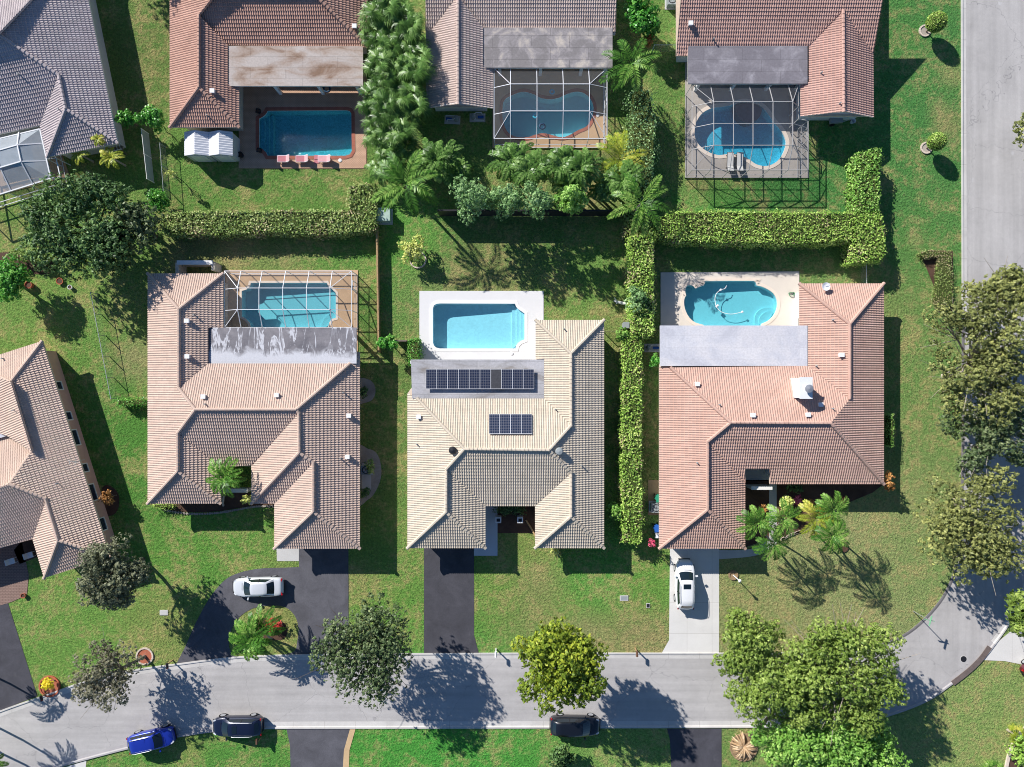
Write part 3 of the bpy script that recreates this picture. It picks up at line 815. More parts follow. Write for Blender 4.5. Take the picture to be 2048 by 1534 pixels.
def add_windows(root, poly, skip, mat_frame, every=4.2, seed=0):
    """windows along the walls: frame part with a pane sub-part"""
    rng = random.Random(seed)
    n = len(poly)
    for i in range(n):
        if i in skip: continue
        a, b = Vector(poly[i]), Vector(poly[(i + 1) % n]); L = (b - a).length
        if L < 2.6: continue
        d = (b - a) / L; nn = Vector((d.y, -d.x)); k = max(1, int(L / every))
        for j in range(k):
            c = a + d * (L * (j + 0.5) / k)
            if abs(c.x) > 56 or abs(c.y) > 44: continue
            w, h, zc = rng.choice([1.2, 1.6, 1.9]), 1.2, 1.5
            rz = math.atan2(d.y, d.x)
            mb = MB()
            for s_ in (-1, 1):
                mb.box((c.x + d.x * s_ * w / 2 + nn.x * .03, c.y + d.y * s_ * w / 2 + nn.y * .03, zc), (0.09, 0.1, h + .09), rz)
                mb.box((c.x + nn.x * .03, c.y + nn.y * .03, zc + s_ * h / 2), (w - .09, 0.096, 0.09), rz)
            f = mb.build('window', mat_frame, root)
            MB().box((c.x + nn.x * .012, c.y + nn.y * .012, zc), (w - .09, 0.03, h - .09), rz).build('pane', MAT['pane'], f)

def house(label, tile, wall, outline, faces, flats=(), inset=0.62, fascia='fascia', skip=(), vents=(), pipes=(), gables=(), cols=(), name='house', garage=None, wseed=1, pitch=PITCH, capmat=None, fl_fascia='trim', zflat=2.98, nocap=()):
    out = [Vector(P(*p, ZE)[:2]) for p in outline]
    pts = [tuple(p) for p in out]
    c = sum(out, Vector((0, 0))) / len(out)
    root = thing(name, label, 'house', (c.x, c.y, 0))
    wallp = offset_poly(pts, inset)
    MB().prism(wallp, 0.0, 2.5, bottom=False).build('wall', MAT[wall], root)
    roof_q, roof_uv, planes, edges = [], [], [], {}
    for fi, f in enumerate(faces):
        e0, e1, poly = f[0], f[1], f[2]
        cen = (sum(p[0] for p in poly) / len(poly), sum(p[1] for p in poly) / len(poly))
        pl = Plane(e0, e1, cen, pitch=pitch)
        p3 = [pl.hit(*p) for p in poly]
        planes.append((pl, p3))
        q, uv = tile_face(pl, p3); roof_q.append(q); roof_uv.append(uv + (fi * 300, 0))
        for i in range(len(poly)):
            j = (i + 1) % len(poly)
            edges.setdefault(frozenset((poly[i], poly[j])), []).append((fi, p3[i], p3[j], poly[i]))
    roof = quads_mesh('roof', np.concatenate(roof_q), MAT[tile], root, uv=np.concatenate(roof_uv))
    # hip and ridge caps where two slopes meet along a convex edge
    cq, cu = [], []
    for key, lst in edges.items():
        if len(lst) != 2: continue
        (fa, a0, a1, pa), (fb, b0, b1, pb) = lst
        if pa != pb: b0, b1 = b1, b0
        pa_, pb_ = planes[fa][0], planes[fb][0]
        cb = sum(planes[fb][1], Vector((0, 0, 0))) / len(planes[fb][1])
        conv = pa_.z(cb.x, cb.y) - cb.z
        if (pa_.n - pb_.n).length < 0.05: continue
        if conv > 0.02:
            q, u = cap_quads((a0 + b0) / 2 + Vector((0, 0, .03)), (a1 + b1) / 2 + Vector((0, 0, .03))); cq.append(q); cu.append(u)
    for (e0, e1, a, b) in gables:     # rake caps along a gable edge
        pl = Plane(e0, e1, b, pitch=pitch)
        q, u = cap_quads(pl.hit(*a) + Vector((0, 0, .03)), pl.hit(*b) + Vector((0, 0, .03)), 0.13); cq.append(q); cu.append(u)
    if cq: quads_mesh('ridge_cap', np.concatenate(cq), MAT[capmat or tile], roof, uv=np.concatenate(cu))
    # soffit and fascia board
    sof = offset_poly(pts, 0.02)
    MB().prism(sof, 2.44, 2.585).build('fascia', MAT[fascia], root)
    for poly, mat in flats:
        q = [P(*p, zflat)[:2] for p in poly]
        MB().prism(offset_poly(q, 0.03), zflat - 0.26, zflat - 0.06).build('porch_fascia', MAT[fl_fascia], root)
        MB().prism(q, zflat - 0.06, zflat).build('porch_roof', MAT[mat], root)
    for (x, y) in cols:
        b = P(x, y)
        MB().box((b[0], b[1], 1.36), (0.28, 0.28, 2.72)).build('porch_post', MAT['white_wall'], root)
    def roof_at(px, py):
        best = None
        for pl, p3 in planes:
            h = pl.hit(px, py)
            if inside(h.x, h.y, [v.xy for v in p3]): best = h
        return best if best is not None else Vector(P(px, py, 3.6))
    for (px, py) in vents:
        h = roof_at(px, py)
        MB().box((h.x, h.y, h.z + .12), (0.34, 0.3, 0.36)).box((h.x, h.y, h.z + .315), (0.42, 0.38, 0.05)).build('roof_vent', MAT['white'], root)
    for (px, py) in pipes:
        h = roof_at(px, py)
        MB().tube([(h.x, h.y, h.z - .1), (h.x, h.y, h.z + .38)], 0.06, 8).build('vent_pipe', MAT['grey_plastic'], root)
    if wseed is not None: add_windows(root, wallp, skip, MAT['trim'], seed=wseed)
    if garage:
        a, b = (Vector(P(*g, ZE)[:2]) for g in garage)
        d = (b - a).normalized(); nn = Vector((d.y, -d.x))
        if (c - a).dot(nn) > 0: nn = -nn
        m = (a + b) / 2 - nn * (inset - 0.03)
        w = min((b - a).length - 2.0, 4.9)
        mb = MB().box((m.x, m.y, 1.1), (w, 0.06, 2.2), math.atan2(d.y, d.x))
        for k in range(1, 4): mb.box((m.x + nn.x * .04, m.y + nn.y * .04, k * .55), (w - .1, 0.03, 0.03), math.atan2(d.y, d.x))
        mb.build('garage_door', MAT['trim'], root)
    return root, roof_at

# --- cream house in the middle
h7, at7 = house('cream tiled house with two solar panel rows and a rectangular pool', 'tile_cream', 'cream_wall',
 [(815,786),(822,776),(1071,776),(1071,640),(1208,640),(1208,1096),(1070,1096),(1070,1012),(971,1012),(971,1096),(815,1096)],
 [((815,786),(815,1096),[(815,786),(835,797),(929,898),(893,938),(892,1024),(815,1096)]),
  ((815,1096),(971,1096),[(815,1096),(892,1024),(971,1096)]),
  ((971,1096),(971,1012),[(971,1096),(892,1024),(893,938),(971,1012)]),
  ((835,776),(1088,776),[(835,797),(1088,797),(1142,851),(1098,900),(929,898)]),
  ((971,1012),(1070,1012),[(971,1012),(893,938),(929,898),(1098,900),(1142,945),(1070,1012)]),
  ((1208,1096),(1208,640),[(1208,1096),(1142,1033),(1142,945),(1098,900),(1142,851),(1142,707),(1208,640)]),
  ((1071,640),(1071,718),[(1071,640),(1142,707),(1142,851),(1088,797),(1088,718),(1071,718)]),
  ((1071,640),(1208,640),[(1071,640),(1208,640),(1142,707)]),
  ((1070,1012),(1070,1096),[(1070,1012),(1142,945),(1142,1033),(1070,1096)]),
  ((1070,1096),(1208,1096),[(1070,1096),(1142,1033),(1208,1096)])],
 flats=[([(822,719),(1088,719),(1088,797),(824,797)],'flat_silver')], cols=[(832,726),(920,726),(1010,726)],
 vents=[(838,833)], pipes=[(834,888),(1128,658),(1110,818),(1162,930)], garage=((815,1096),(971,1096)), skip=(0,1,2,10), wseed=3)
# --- pink-beige house with caged pool
h6, at6 = house('pinkish beige tiled house with white streaked flat porch roof', 'tile_beige', 'cream_wall',
 [(296,547),(447,547),(447,704),(720,704),(720,1097),(549,1097),(549,1007),(503,1007),(503,933),(442,933),(442,1007),(296,1007)],
 [((296,547),(296,1007),[(296,547),(358,618),(358,776),(391,819),(356,866),(356,942),(296,1007)]),
  ((296,547),(447,547),[(296,547),(447,547),(358,618)]),
  ((447,547),(447,655),[(447,547),(358,618),(358,776),(417,727),(417,655),(447,655)]),
  ((417,701),(700,701),[(417,727),(358,776),(391,819),(593,819),(700,727)]),
  ((720,727),(720,1097),[(720,708),(716,711),(700,727),(593,819),(598,826),(599,905),(627,925),(627,1023),(720,1097)]),
  ((442,933),(503,933),[(442,935),(356,866),(391,819),(593,819),(598,826),(503,930)]),
  ((442,1007),(442,935),[(442,1007),(356,942),(356,866),(442,935)]),
  ((296,1007),(442,1007),[(296,1007),(356,942),(442,1007)]),
  ((503,930),(503,1007),[(503,930),(598,826),(599,905),(503,1007)]),
  ((503,1007),(549,1007),[(503,1007),(599,905),(627,925),(549,1007)]),
  ((549,1007),(549,1097),[(549,1007),(627,925),(627,1023),(549,1097)]),
  ((549,1097),(720,1097),[(549,1097),(627,1023),(720,1097)])],
 flats=[([(417,655),(713,655),(713,727),(417,727)],'flat_wash')], cols=[(470,664),(560,664),(650,664),(704,664)],
 vents=[(376,642),(377,713),(409,793),(555,790),(699,831),(696,913)], pipes=[(390,630),(412,808),(688,785),(682,917)], garage=((549,1097),(720,1097)), skip=(0,1,2,5), wseed=4)
# --- orange-clay house with chimney
h8, at8 = house('orange clay tiled house with square chimney by the oval pool', 'tile_orange', 'white_wall',
 [(1318,735),(1322,713),(1598,713),(1598,567),(1767,567),(1767,968),(1539,968),(1539,938),(1491,938),(1490,1097),(1318,1097)],
 [((1318,735),(1318,1097),[(1318,735),(1341,735),(1461,845),(1415,883),(1415,1019),(1318,1097)]),
  ((1341,713),(1615,713),[(1341,735),(1461,845),(1661,846),(1699,798),(1615,732)]),
  ((1598,567),(1598,651),[(1598,567),(1699,648),(1699,798),(1615,732),(1615,651),(1598,651)]),
  ((1598,567),(1767,567),[(1598,567),(1767,567),(1699,648)]),
  ((1767,567),(1767,968),[(1767,567),(1699,648),(1699,798),(1661,846),(1767,968)]),
  ((1490,968),(1767,968),[(1415,883),(1461,845),(1490,845),(1490,965)]),
  ((1490,968),(1767,968),[(1490,845),(1539,845),(1539,938),(1490,938)]),
  ((1490,968),(1767,968),[(1539,845),(1661,846),(1767,968),(1539,968)]),
  ((1490,965),(1490,1097),[(1490,1097),(1415,1019),(1415,883),(1490,965)]),
  ((1318,1097),(1490,1097),[(1318,1097),(1415,1019),(1490,1097)])],
 flats=[([(1320,651),(1615,651),(1615,732),(1320,732)],'flat_white')], cols=[(1330,662),(1430,662),(1520,662),(1585,662)],
 vents=[(1393,768),(1504,830),(1614,829),(1639,809),(1681,710)], pipes=[(1438,809),(1664,640),(1631,732),(1664,817),(1393,925)], garage=((1318,1097),(1490,1097)), skip=(0,1,2,8), wseed=5)
q, u = cap_quads(Plane((1490,968),(1767,968),(1600,850)).hit(1461,845) + Vector((0,0,.04)), Plane((1490,968),(1767,968),(1600,850)).hit(1661,846) + Vector((0,0,.04)))
quads_mesh('ridge_cap', q, MAT['tile_orange'], [c for c in h8.children if c.name.startswith('roof') and 'vent' not in c.name][0], uv=u)
# --- rotated pinkish house at the west edge
h5, at5 = house('pinkish tiled house turned at an angle with pink stucco side wall', 'tile_pink', 'pink_wall',
 [(85,682),(221,1113),(89,1156),(66,1078),(-30,1106),(-110,1130),(-190,880),(-110,855),(-58,728)],
 [((85,682),(221,1113),[(85,682),(22,764),(64,903),(20,968),(92,997),(117,1080),(221,1113)]),
  ((85,682),(-58,728),[(85,682),(22,764),(-58,728)]),
  ((-58,728),(-12,872),[(-58,728),(22,764),(64,903),(15,872),(-14,862)]),
  ((13,872),(-90,900),[(13,872),(64,903),(20,968),(-100,1006),(-140,950),(-110,905)]),
  ((66,1078),(-30,1106),[(66,1078),(92,997),(20,968),(-100,1006),(-130,1130)]),
  ((66,1078),(89,1156),[(66,1078),(92,997),(117,1080),(89,1156)]),
  ((89,1156),(221,1113),[(89,1156),(117,1080),(221,1113)])],
 flats=[([(-110,858),(-2,826),(13,872),(-95,905)],'flat_white')], vents=[], pipes=[(30,820),(8,717),(117,966)], skip=(0,3,4,5,6,7,8), inset=0.66, wseed=None)
# --- grey-brown rotated house, top west corner
h1, at1 = house('grey brown tiled house with milky screened pool cage', 'tile_grey', 'grey_wall',
 [(157,-100),(236,287),(95,315),(80,251),(0,268),(-90,286),(-165,-35)],
 [((236,287),(178,0),[(236,287),(132,218),(118,151),(-3,68),(157,-100)]),
  ((157,-100),(-80,-50),[(157,-100),(-3,68),(-90,86),(-165,-35)]),
  ((0,268),(80,251),[(-3,68),(118,151),(80,251),(0,268),(-90,286),(-90,86)]),
  ((80,251),(95,315),[(118,151),(132,218),(95,315),(80,251)]),
  ((236,287),(95,315),[(95,315),(132,218),(236,287)])],
 pipes=[(120,220),(40,150)], skip=(1,2,3,4,5), inset=0.6, wseed=9, fascia='trim')
# --- terracotta house with the brick deck
h2, at2 = house('terracotta tiled house with tan stained porch roof and brick deck', 'tile_terra', 'cream_wall',
 [(340,-125),(735,-125),(735,95),(479,95),(479,255),(340,255)],
 [((340,255),(340,-60),[(340,255),(398,175),(398,30),(445,-30),(340,-125)]),
  ((479,95),(735,95),[(398,30),(445,-30),(610,-30),(735,95),(456,91)]),
  ((735,95),(735,-125),[(735,95),(610,-30),(735,-125)]),
  ((479,255),(479,172),[(479,255),(398,175),(398,30),(456,91),(456,172),(479,172)]),
  ((340,255),(479,255),[(340,255),(398,175),(479,255)]),
  ((340,-125),(735,-125),[(340,-125),(445,-30),(610,-30),(735,-125)])],
 flats=[([(457,92),(726,92),(726,172),(457,172)],'flat_tan')], cols=[(562,187),(647,187),(722,187)],
 vents=[(427,184),(710,55)], pipes=[(416,232)], skip=(0,1,2,3), wseed=6)
# --- taupe house, top centre, with a gabled wing
h3, at3 = house('taupe tiled house with gabled wing and patchy grey porch roof', 'tile_taupe', 'white_wall',
 [(852,-140),(1231,-140),(1231,70),(986,70),(986,214),(852,214),(852,62)],
 [((851,64),(1231,64),[(851,62),(864,60),(916,-8),(916,-100),(851,-100)]),
  ((851,64),(1231,64),[(916,-8),(966,55),(1231,66),(1236,-100),(916,-100)]),
  ((852,218),(852,60),[(852,218),(916,209),(916,-8),(864,60),(852,60)]),
  ((986,217),(986,135),[(986,217),(916,209),(916,-8),(966,55),(966,135),(986,135)])],
 flats=[([(966,55),(1225,55),(1225,135),(966,135)],'flat_grey')], cols=[(1000,150),(1080,150),(1160,150),(1207,150)], skip=(0,1,2), wseed=7,
 gables=[((986,217),(986,135),(1231,66),(1231,66.5))][:0])
# --- rose-brown house, top east, with a gabled wing
h4, at4 = house('rose brown tiled house with gabled wing and slate grey porch roof', 'tile_rose', 'white_wall',
 [(1352,-160),(1746,-160),(1746,233),(1601,233),(1601,112),(1352,112)],
 [((1352,112),(1747,112),[(1352,112),(1376,112),(1376,-100),(1369,-100)]),
  ((1352,112),(1747,112),[(1376,92),(1617,92),(1686,20),(1686,-100),(1376,-100)]),
  ((1352,112),(1747,112),[(1686,20),(1746,108),(1783,-100),(1686,-100)]),
  ((1600,233),(1600,167),[(1600,233),(1687,224),(1686,20),(1617,92),(1617,167),(1600,167)]),
  ((1747,235),(1747,108),[(1747,235),(1687,224),(1686,20),(1746,108)])],
 flats=[([(1376,92),(1615,92),(1615,167),(1376,167)],'flat_slate')], cols=[(1390,180),(1460,180),(1530,180),(1590,180)],
 vents=[(1380,49)], pipes=[(1426,80),(1641,147),(1678,208)], skip=(0,1,2,3), wseed=8)
# gable end walls
def gable_wall(root, a, b, apex, pl_e, wall):
    """triangle under the rakes, set back under the overhang"""
    z = ZE + 0.0
    A, B = Vector(P(*a, ZE)), Vector(P(*b, ZE)); m = (A + B) / 2; half = (B - A).length / 2
    up = Vector((0, 0.35, 0))
    A2, B2 = A + up + (B - A).normalized() * .6, B + up - (B - A).normalized() * .6
    zt = ZE + PITCH * half
    dz = PITCH * .6
    mb = MB()
    for off in (0.0, 0.2):
        mb.face([(A2.x, A2.y + off, 2.45), (B2.x, B2.y + off, 2.45), (B2.x, B2.y + off, ZE + dz - .05), (m.x, m.y + .35 + off, zt - .05), (A2.x, A2.y + off, ZE + dz - .05)][::(1 if off == 0 else -1)])
    mb.build('gable_wall', MAT[wall], root)
    # barge boards
    for e in (A, B):
        MB().bar((e.x, e.y + .06, ZE - .06), (m.x, m.y + .06, zt - .06), 0.05, 0.2).build('barge_board', MAT['trim'], root)
gable_wall(h3, (852,218), (986,217), None, None, 'white_wall')
gable_wall(h4, (1600,234), (1747,235), None, None, 'white_wall')

# chimney of the clay house
h = at8(1600, 778)
b = at8(1600, 800)
x, y = h.x - .25, h.y + .1
ch = MB().box((x, y, h.z + .55), (0.95, 1.75, 2.6)).box((x, y, h.z + 1.9), (1.1, 1.9, 0.1)).build('chimney', MAT['white_wall'], [c for c in h8.children if c.name.startswith('roof') and 'vent' not in c.name][0])
MB().lathe((x + .1, y - .05, h.z + 1.95), [(.26, 0), (.26, .28), (.36, .3), (.36, .4), (.0, .48)], 14).build('chimney_cap', MAT['metal'], h8)
# roof turbines on the cream house
for (px, py) in ((906, 900), (1118, 902)):
    h = at7(px, py)
    MB().lathe((h.x, h.y, h.z - .05), [(.16, 0), (.16, .25), (.32, .28), (.36, .4), (.28, .52), (.0, .58)], 14).build('roof_turbine', MAT['grey_plastic'] if px > 1000 else MAT['black_metal'], h7)
# solar panels
def solar(root, p0, p1, n, zfun, dusty=()):
    arr = None
    A, B = p0, p1
    for k in range(n):
        x0 = A[0] + (B[0] - A[0]) * k / n; x1 = A[0] + (B[0] - A[0]) * (k + 1) / n
        q = [zfun(x0, B[1]), zfun(x1, B[1]), zfun(x1, A[1]), zfun(x0, A[1])]
        q = [Vector(v) for v in q]
        nrm = (q[1] - q[0]).cross(q[3] - q[0]).normalized()
        c = sum(q, Vector((0,0,0))) / 4
        ins = [c + (v - c) * 0.965 for v in q]
        up = nrm * 0.03
        mb = MB()
        for i in range(4):
            j = (i + 1) % 4
            mb.face([q[i], q[j], q[j] + up, q[i] + up]); mb.face([q[i] + up, q[j] + up, ins[j] + up, ins[i] + up])
        mb.face(q[::-1])
        fr = mb.build('solar_panel', MAT['white_metal'], root)
        V = np.array([[tuple(v + nrm * 0.024) for v in ins]])
        quads_mesh('solar_cells', V, MAT['solar_plain' if k in dusty else 'solar'], fr, uv=np.array([[(0.0, 0.0), (6.0, 0.0), (6.0, 12.0), (0.0, 12.0)]]))
def flat_z(px, py):
    # the row on the porch roof is racked up a little towards the south
    z = 3.26 + (py - 738) / 40 * -0.0
    return P(px, py, z)
solar(h7, (852,738), (1068,778), 10, flat_z, dusty=(6,))
MB().bar(P(856,744,3.1), P(1064,744,3.1), .05, .2).bar(P(856,772,3.1), P(1064,772,3.1), .05, .2).build('panel_rail', MAT['metal'], h7)
def slope_z(px, py):
    pl = Plane((835,776),(1088,776),(960,850)); pl.ze += 0.2
    return tuple(pl.hit(px, py))
solar(h7, (978,828), (1064,868), 4, slope_z)
# windows seen along the angled pink wall
A5, B5 = Vector(P(85,682,ZE)[:2]), Vector(P(221,1113,ZE)[:2]); d5 = (B5 - A5).normalized(); n5 = Vector((-d5.y, d5.x))
if n5.x < 0: n5 = -n5
for (py, w) in ((767,.8),(829,.8),(873,1.5),(935,.8),(985,1.6),(1050,1.2)):
    t = (py - 682) / (1113 - 682); c = A5 + (B5 - A5) * t - n5 * .66
    rz = math.atan2(d5.y, d5.x); mb = MB()
    for s_ in (-1, 1):
        mb.box((c.x + d5.x * s_ * w / 2 + n5.x * .03, c.y + d5.y * s_ * w / 2 + n5.y * .03, 1.45), (.1, .12, 1.4), rz)
        mb.box((c.x + n5.x * .03, c.y + n5.y * .03, 1.45 + s_ * .66), (w - .1, .116, .1), rz)
    f = mb.build('window', MAT['trim'], h5)
    MB().box((c.x + n5.x * .012, c.y + n5.y * .012, 1.45), (w - .1, .03, 1.22), rz).build('pane', MAT['pane'], f)
# satellite dish and its arm on the clay house, aerial on the pink one
h = at8(1646, 575)
MB().tube([(h.x, h.y - .2, h.z), (h.x, h.y - .2, h.z + .45), (h.x + .05, h.y + .05, h.z + .6)], 0.03, 6).lathe((h.x, h.y, h.z + .55), [(.02, 0), (.22, .03), (.38, .1), (.38, .12), (.2, .05), (.0, .02)], 16).tube([(h.x, h.y, h.z + .6), (h.x + .25, h.y + .3, h.z + .85)], 0.02, 5).build('satellite_dish', MAT['white_metal'], h8)
h = at5(165, 920)
MB().tube([(h.x, h.y, h.z - .3), (h.x, h.y, h.z + 1.5)], 0.025, 6).bar((h.x - .5, h.y + .1, h.z + 1.4), (h.x + .5, h.y - .1, h.z + 1.4), .03, .03).bar((h.x - .3, h.y - .3, h.z + 1.44), (h.x - .2, h.y + .4, h.z + 1.44), .02, .02).bar((h.x + .2, h.y - .4, h.z + 1.44), (h.x + .3, h.y + .3, h.z + 1.44), .02, .02).build('roof_aerial', MAT['metal'], h5)
# ------------------------------------------------------------------ pool decks, pools and cages
ZD = 0.06
for k, m in (('center','deck_white'),('right','deck_cream'),('left','deck_tan'),('brick','deck_brick'),('kidney','deck_tan'),('corner','deck_grey')):
    q = [P(*p)[:2] for p in DECKS[k]]
    hole = offset_poly(POOLP[k], -0.02)
    tag(holed_sheet('pool_deck', q, [hole], ZD, MAT[m], thick=ZD), kind='structure')
tag(MB().prism([P(*p)[:2] for p in [(-120,270),(100,240),(140,352),(-110,420)]], 0, ZD, bottom=False).build('pool_deck', MAT['deck_tan']), kind='structure')

def pool(k, label, water, plaster, coping, depth, x0, x1, cop_w=0.3, d1=None, steps=(), group=None):
    q = POOLP[k]; n = len(q)
    cx, cy = sum(p[0] for p in q) / n, sum(p[1] for p in q) / n
    root = thing('swimming_pool', label, 'pool', (cx, cy, 0))
    d1 = depth if d1 is None else d1
    X0, X1 = P(x0, 0)[0], P(x1, 0)[0]
    dep = lambda x: -(depth + (d1 - depth) * min(1, max(0, (x - X0) / (X1 - X0))))
    mb = MB()
    for i in range(n):
        a, b = q[i], q[(i + 1) % n]
        mb.face([(b[0], b[1], ZD), (a[0], a[1], ZD), (a[0], a[1], dep(a[0])), (b[0], b[1], dep(b[0]))])
    mb.build('basin_wall', MAT[plaster], root)
    # sloping floor, triangulated from the outline
    bm = bmesh.new(); vs = [bm.verts.new((p[0], p[1], 0)) for p in q]
    es = [bm.edges.new((vs[i], vs[(i + 1) % n])) for i in range(n)]
    bmesh.ops.triangle_fill(bm, use_beauty=True, edges=es, normal=(0, 0, 1))
    for v in bm.verts: v.co.z = dep(v.co.x)
    for f in bm.faces:
        if f.normal.z < 0: f.normal_flip()
    me = bpy.data.meshes.new('basin_floor'); bm.to_mesh(me); bm.free()
    link_mesh('basin_floor', me, MAT[plaster], root)
    o2 = offset_poly(q, -cop_w); mc = MB()
    for i in range(n):
        j = (i + 1) % n
        a, b, c, d = q[i], q[j], o2[j], o2[i]
        zt = ZD + 0.03
        mc.face([(a[0], a[1], zt), (d[0], d[1], zt), (c[0], c[1], zt), (b[0], b[1], zt)])
        mc.face([(d[0], d[1], zt), (d[0], d[1], ZD - .02), (c[0], c[1], ZD - .02), (c[0], c[1], zt)])
        mc.face([(a[0], a[1], zt), (b[0], b[1], zt), (b[0], b[1], ZD - .03), (a[0], a[1], ZD - .03)])
    mc.build('coping', MAT[coping], root)
    wq = offset_poly(q, 0.004)
    MB().face([(p[0], p[1], -0.06) for p in wq]).build('water', MAT[water], root)
    for poly, z in steps:
        MB().prism([P(*p)[:2] for p in poly], -depth, z).build('step', MAT[plaster], root)
    return root
MAT['coping_white'] = mk_concrete('white_coping', (240, 238, 236), 0.03)
MAT['coping_cream'] = mk_concrete('cream_coping', (232, 216, 200), 0.06)
MAT['coping_brick'] = mk_concrete('brick_coping', (178, 112, 94), 0.15, joints=(0.11, 0.4, 0.012))
MAT['coping_grey'] = mk_concrete('stone_coping', (206, 198, 190), 0.08)
pool('center', 'rectangular pale blue pool in the bare white deck, beside the solar panels', 'water_light', 'plaster', 'coping_white', 1.12, 866, 1030, d1=0.55, cop_w=.3,
     steps=[([(1024,608),(1049,627),(1049,679),(1024,697)], -.42), ([(1033,611),(1049,627),(1049,679),(1033,692)], -.3), ([(1041,621),(1049,627),(1049,679),(1041,683)], -.17)])
pool('right', 'oval teal pool with a round side lobe, in the cream deck with cleaner hose', 'water_teal', 'plaster_aqua', 'coping_cream', 0.95, 1368, 1554, d1=.6,
     steps=[(catmull([(1515,650),(1513,632),(1522,619),(1538,614),(1551,618),(1545,634),(1530,646)], 4), -.4), (catmull([(1521,648),(1521,635),(1530,625),(1541,622),(1548,625),(1540,638),(1530,646)], 4), -.22)])
pool('left', 'teal pool with notched corners inside the white framed cage', 'water_teal', 'plaster_aqua', 'coping_cream', 1.05, 484, 672, d1=.6, cop_w=.2,
     steps=[(catmull([(641,655),(645,640),(655,629),(671,624),(671,638),(660,648)], 4), -.35)])
pool('brick', 'deep blue pool with red brick coping, open on the brick paved deck', 'water_deep', 'caustic_plaster', 'coping_brick', 1.25, 536, 704, d1=.9, cop_w=.32,
     steps=[([(519,238),(527,233),(527,301),(519,296)], -.3), ([(519,238),(534,228),(534,306),(519,296)], -.55), ([(519,238),(541,223),(541,311),(519,296)], -.8)])
pool('kidney', 'wavy kidney shaped pool under a screened cage, with floating rings', 'water_teal', 'plaster_aqua', 'coping_brick', 1.25, 1005, 1187, d1=.95, cop_w=.3)
r4 = pool('corner', 'bright blue lagoon pool with a dark spa shelf under the largest cage', 'water_blue', 'caustic_plaster_blue', 'coping_cream', 1.1, 1389, 1571, d1=1.0, cop_w=.34)
sp = catmull([(1471,214),(1480,209),(1497,207),(1514,211),(1523,219),(1517,236),(1497,246),(1479,236)], 5)
sq = [P(*p)[:2] for p in sp]
MB().prism(sq, -1.0, .06).build('spa_wall', m_plain('spa_stone', rgb(96, 104, 116), .7, .2, .15), r4)
# floating rings and toys
def ringfloat(px, py, Rr, r, mat, label):
    x, y, _ = P(px, py); mb = MB(); n, m = 20, 8; b = 0
    for i in range(n):
        for j in range(m):
            a, c = 2*math.pi*i/n, 2*math.pi*j/m
            mb.v.append((x + (Rr + r*math.cos(c))*math.cos(a), y + (Rr + r*math.cos(c))*math.sin(a), .02 + r*math.sin(c)))
    for i in range(n):
        for j in range(m):
            mb.f.append([i*m+j, ((i+1)%n)*m+j, ((i+1)%n)*m+(j+1)%m, i*m+(j+1)%m]); mb.m.append(0)
    return tag(mb.build('float_ring', mat, smooth=True), label, 'pool float')
ringfloat(1070.5, 231.5, .2, .08, MAT['aqua'], 'bright aqua swim ring floating near the dividing beam of the kidney pool')
ringfloat(1084.5, 253, .24, .1, MAT['navy_hose'], 'dark teal swim ring floating in the sunlit part of the kidney pool')
ringfloat(1104, 184, .2, .09, MAT['aqua'], 'pale aqua swim ring lying on the shaded deck by the kidney pool')
def skimmer(px, py, r, label, mat='white'):
    x, y, _ = P(px, py)
    tag(MB().disc((x, y), r, ZD, ZD + .05, 16).disc((x, y), r * .6, ZD + .05, ZD + .065, 12).build('skimmer_lid', MAT[mat]), label, 'skimmer lid')
skimmer(1195, 231, .16, 'round white skimmer lid on the tan deck of the kidney pool')
skimmer(680.5, 321, .17, 'round white skimmer lid on the brick deck below the blue pool')
skimmer(1023.5, 707, .15, 'round white skimmer lid on the bare white deck')
# pool cleaner hose
hz = -.04
pts = [P(a, b, hz) for a, b in ((1453,571),(1450,577),(1441,580),(1433,587),(1430,597),(1431,607),(1433,613),(1440,622),(1452,627),(1466,628),(1484,624))]
t = thing('pool_cleaner', 'pale pool cleaner hose with white floats on the oval pool', 'pool cleaner', P(1434,595))
MB().tube(spline(pts, 5), .028, 6).build('hose', MAT['coping_white'], t)
for a_, b_ in ((1441,580),(1484,624)): MB().lathe(P(a_, b_, -.1), [(0,0),(.1,.04),(.12,.1),(0,.16)], 10).build('float_ball', MAT['white'], t)
MB().box(P(1434,612,-.05), (.32,.2,.16), .7).box(P(1434.5,611,.05), (.16,.14,.08), .7).build('cleaner_head', MAT['white'], t)
mb = MB(); x, y, _ = P(1582,589)
c = [(x + (.25 + .06*math.sin(3*a))*math.cos(a), y + (.25 + .08*math.cos(2*a))*math.sin(a), ZD + .03 + .004*i) for i, a in enumerate([k * .55 for k in range(40)])]
tag(mb.tube(c, .018, 5).build('garden_hose', MAT['green_hose']), 'coiled pale green garden hose on the cream pool deck', 'hose')

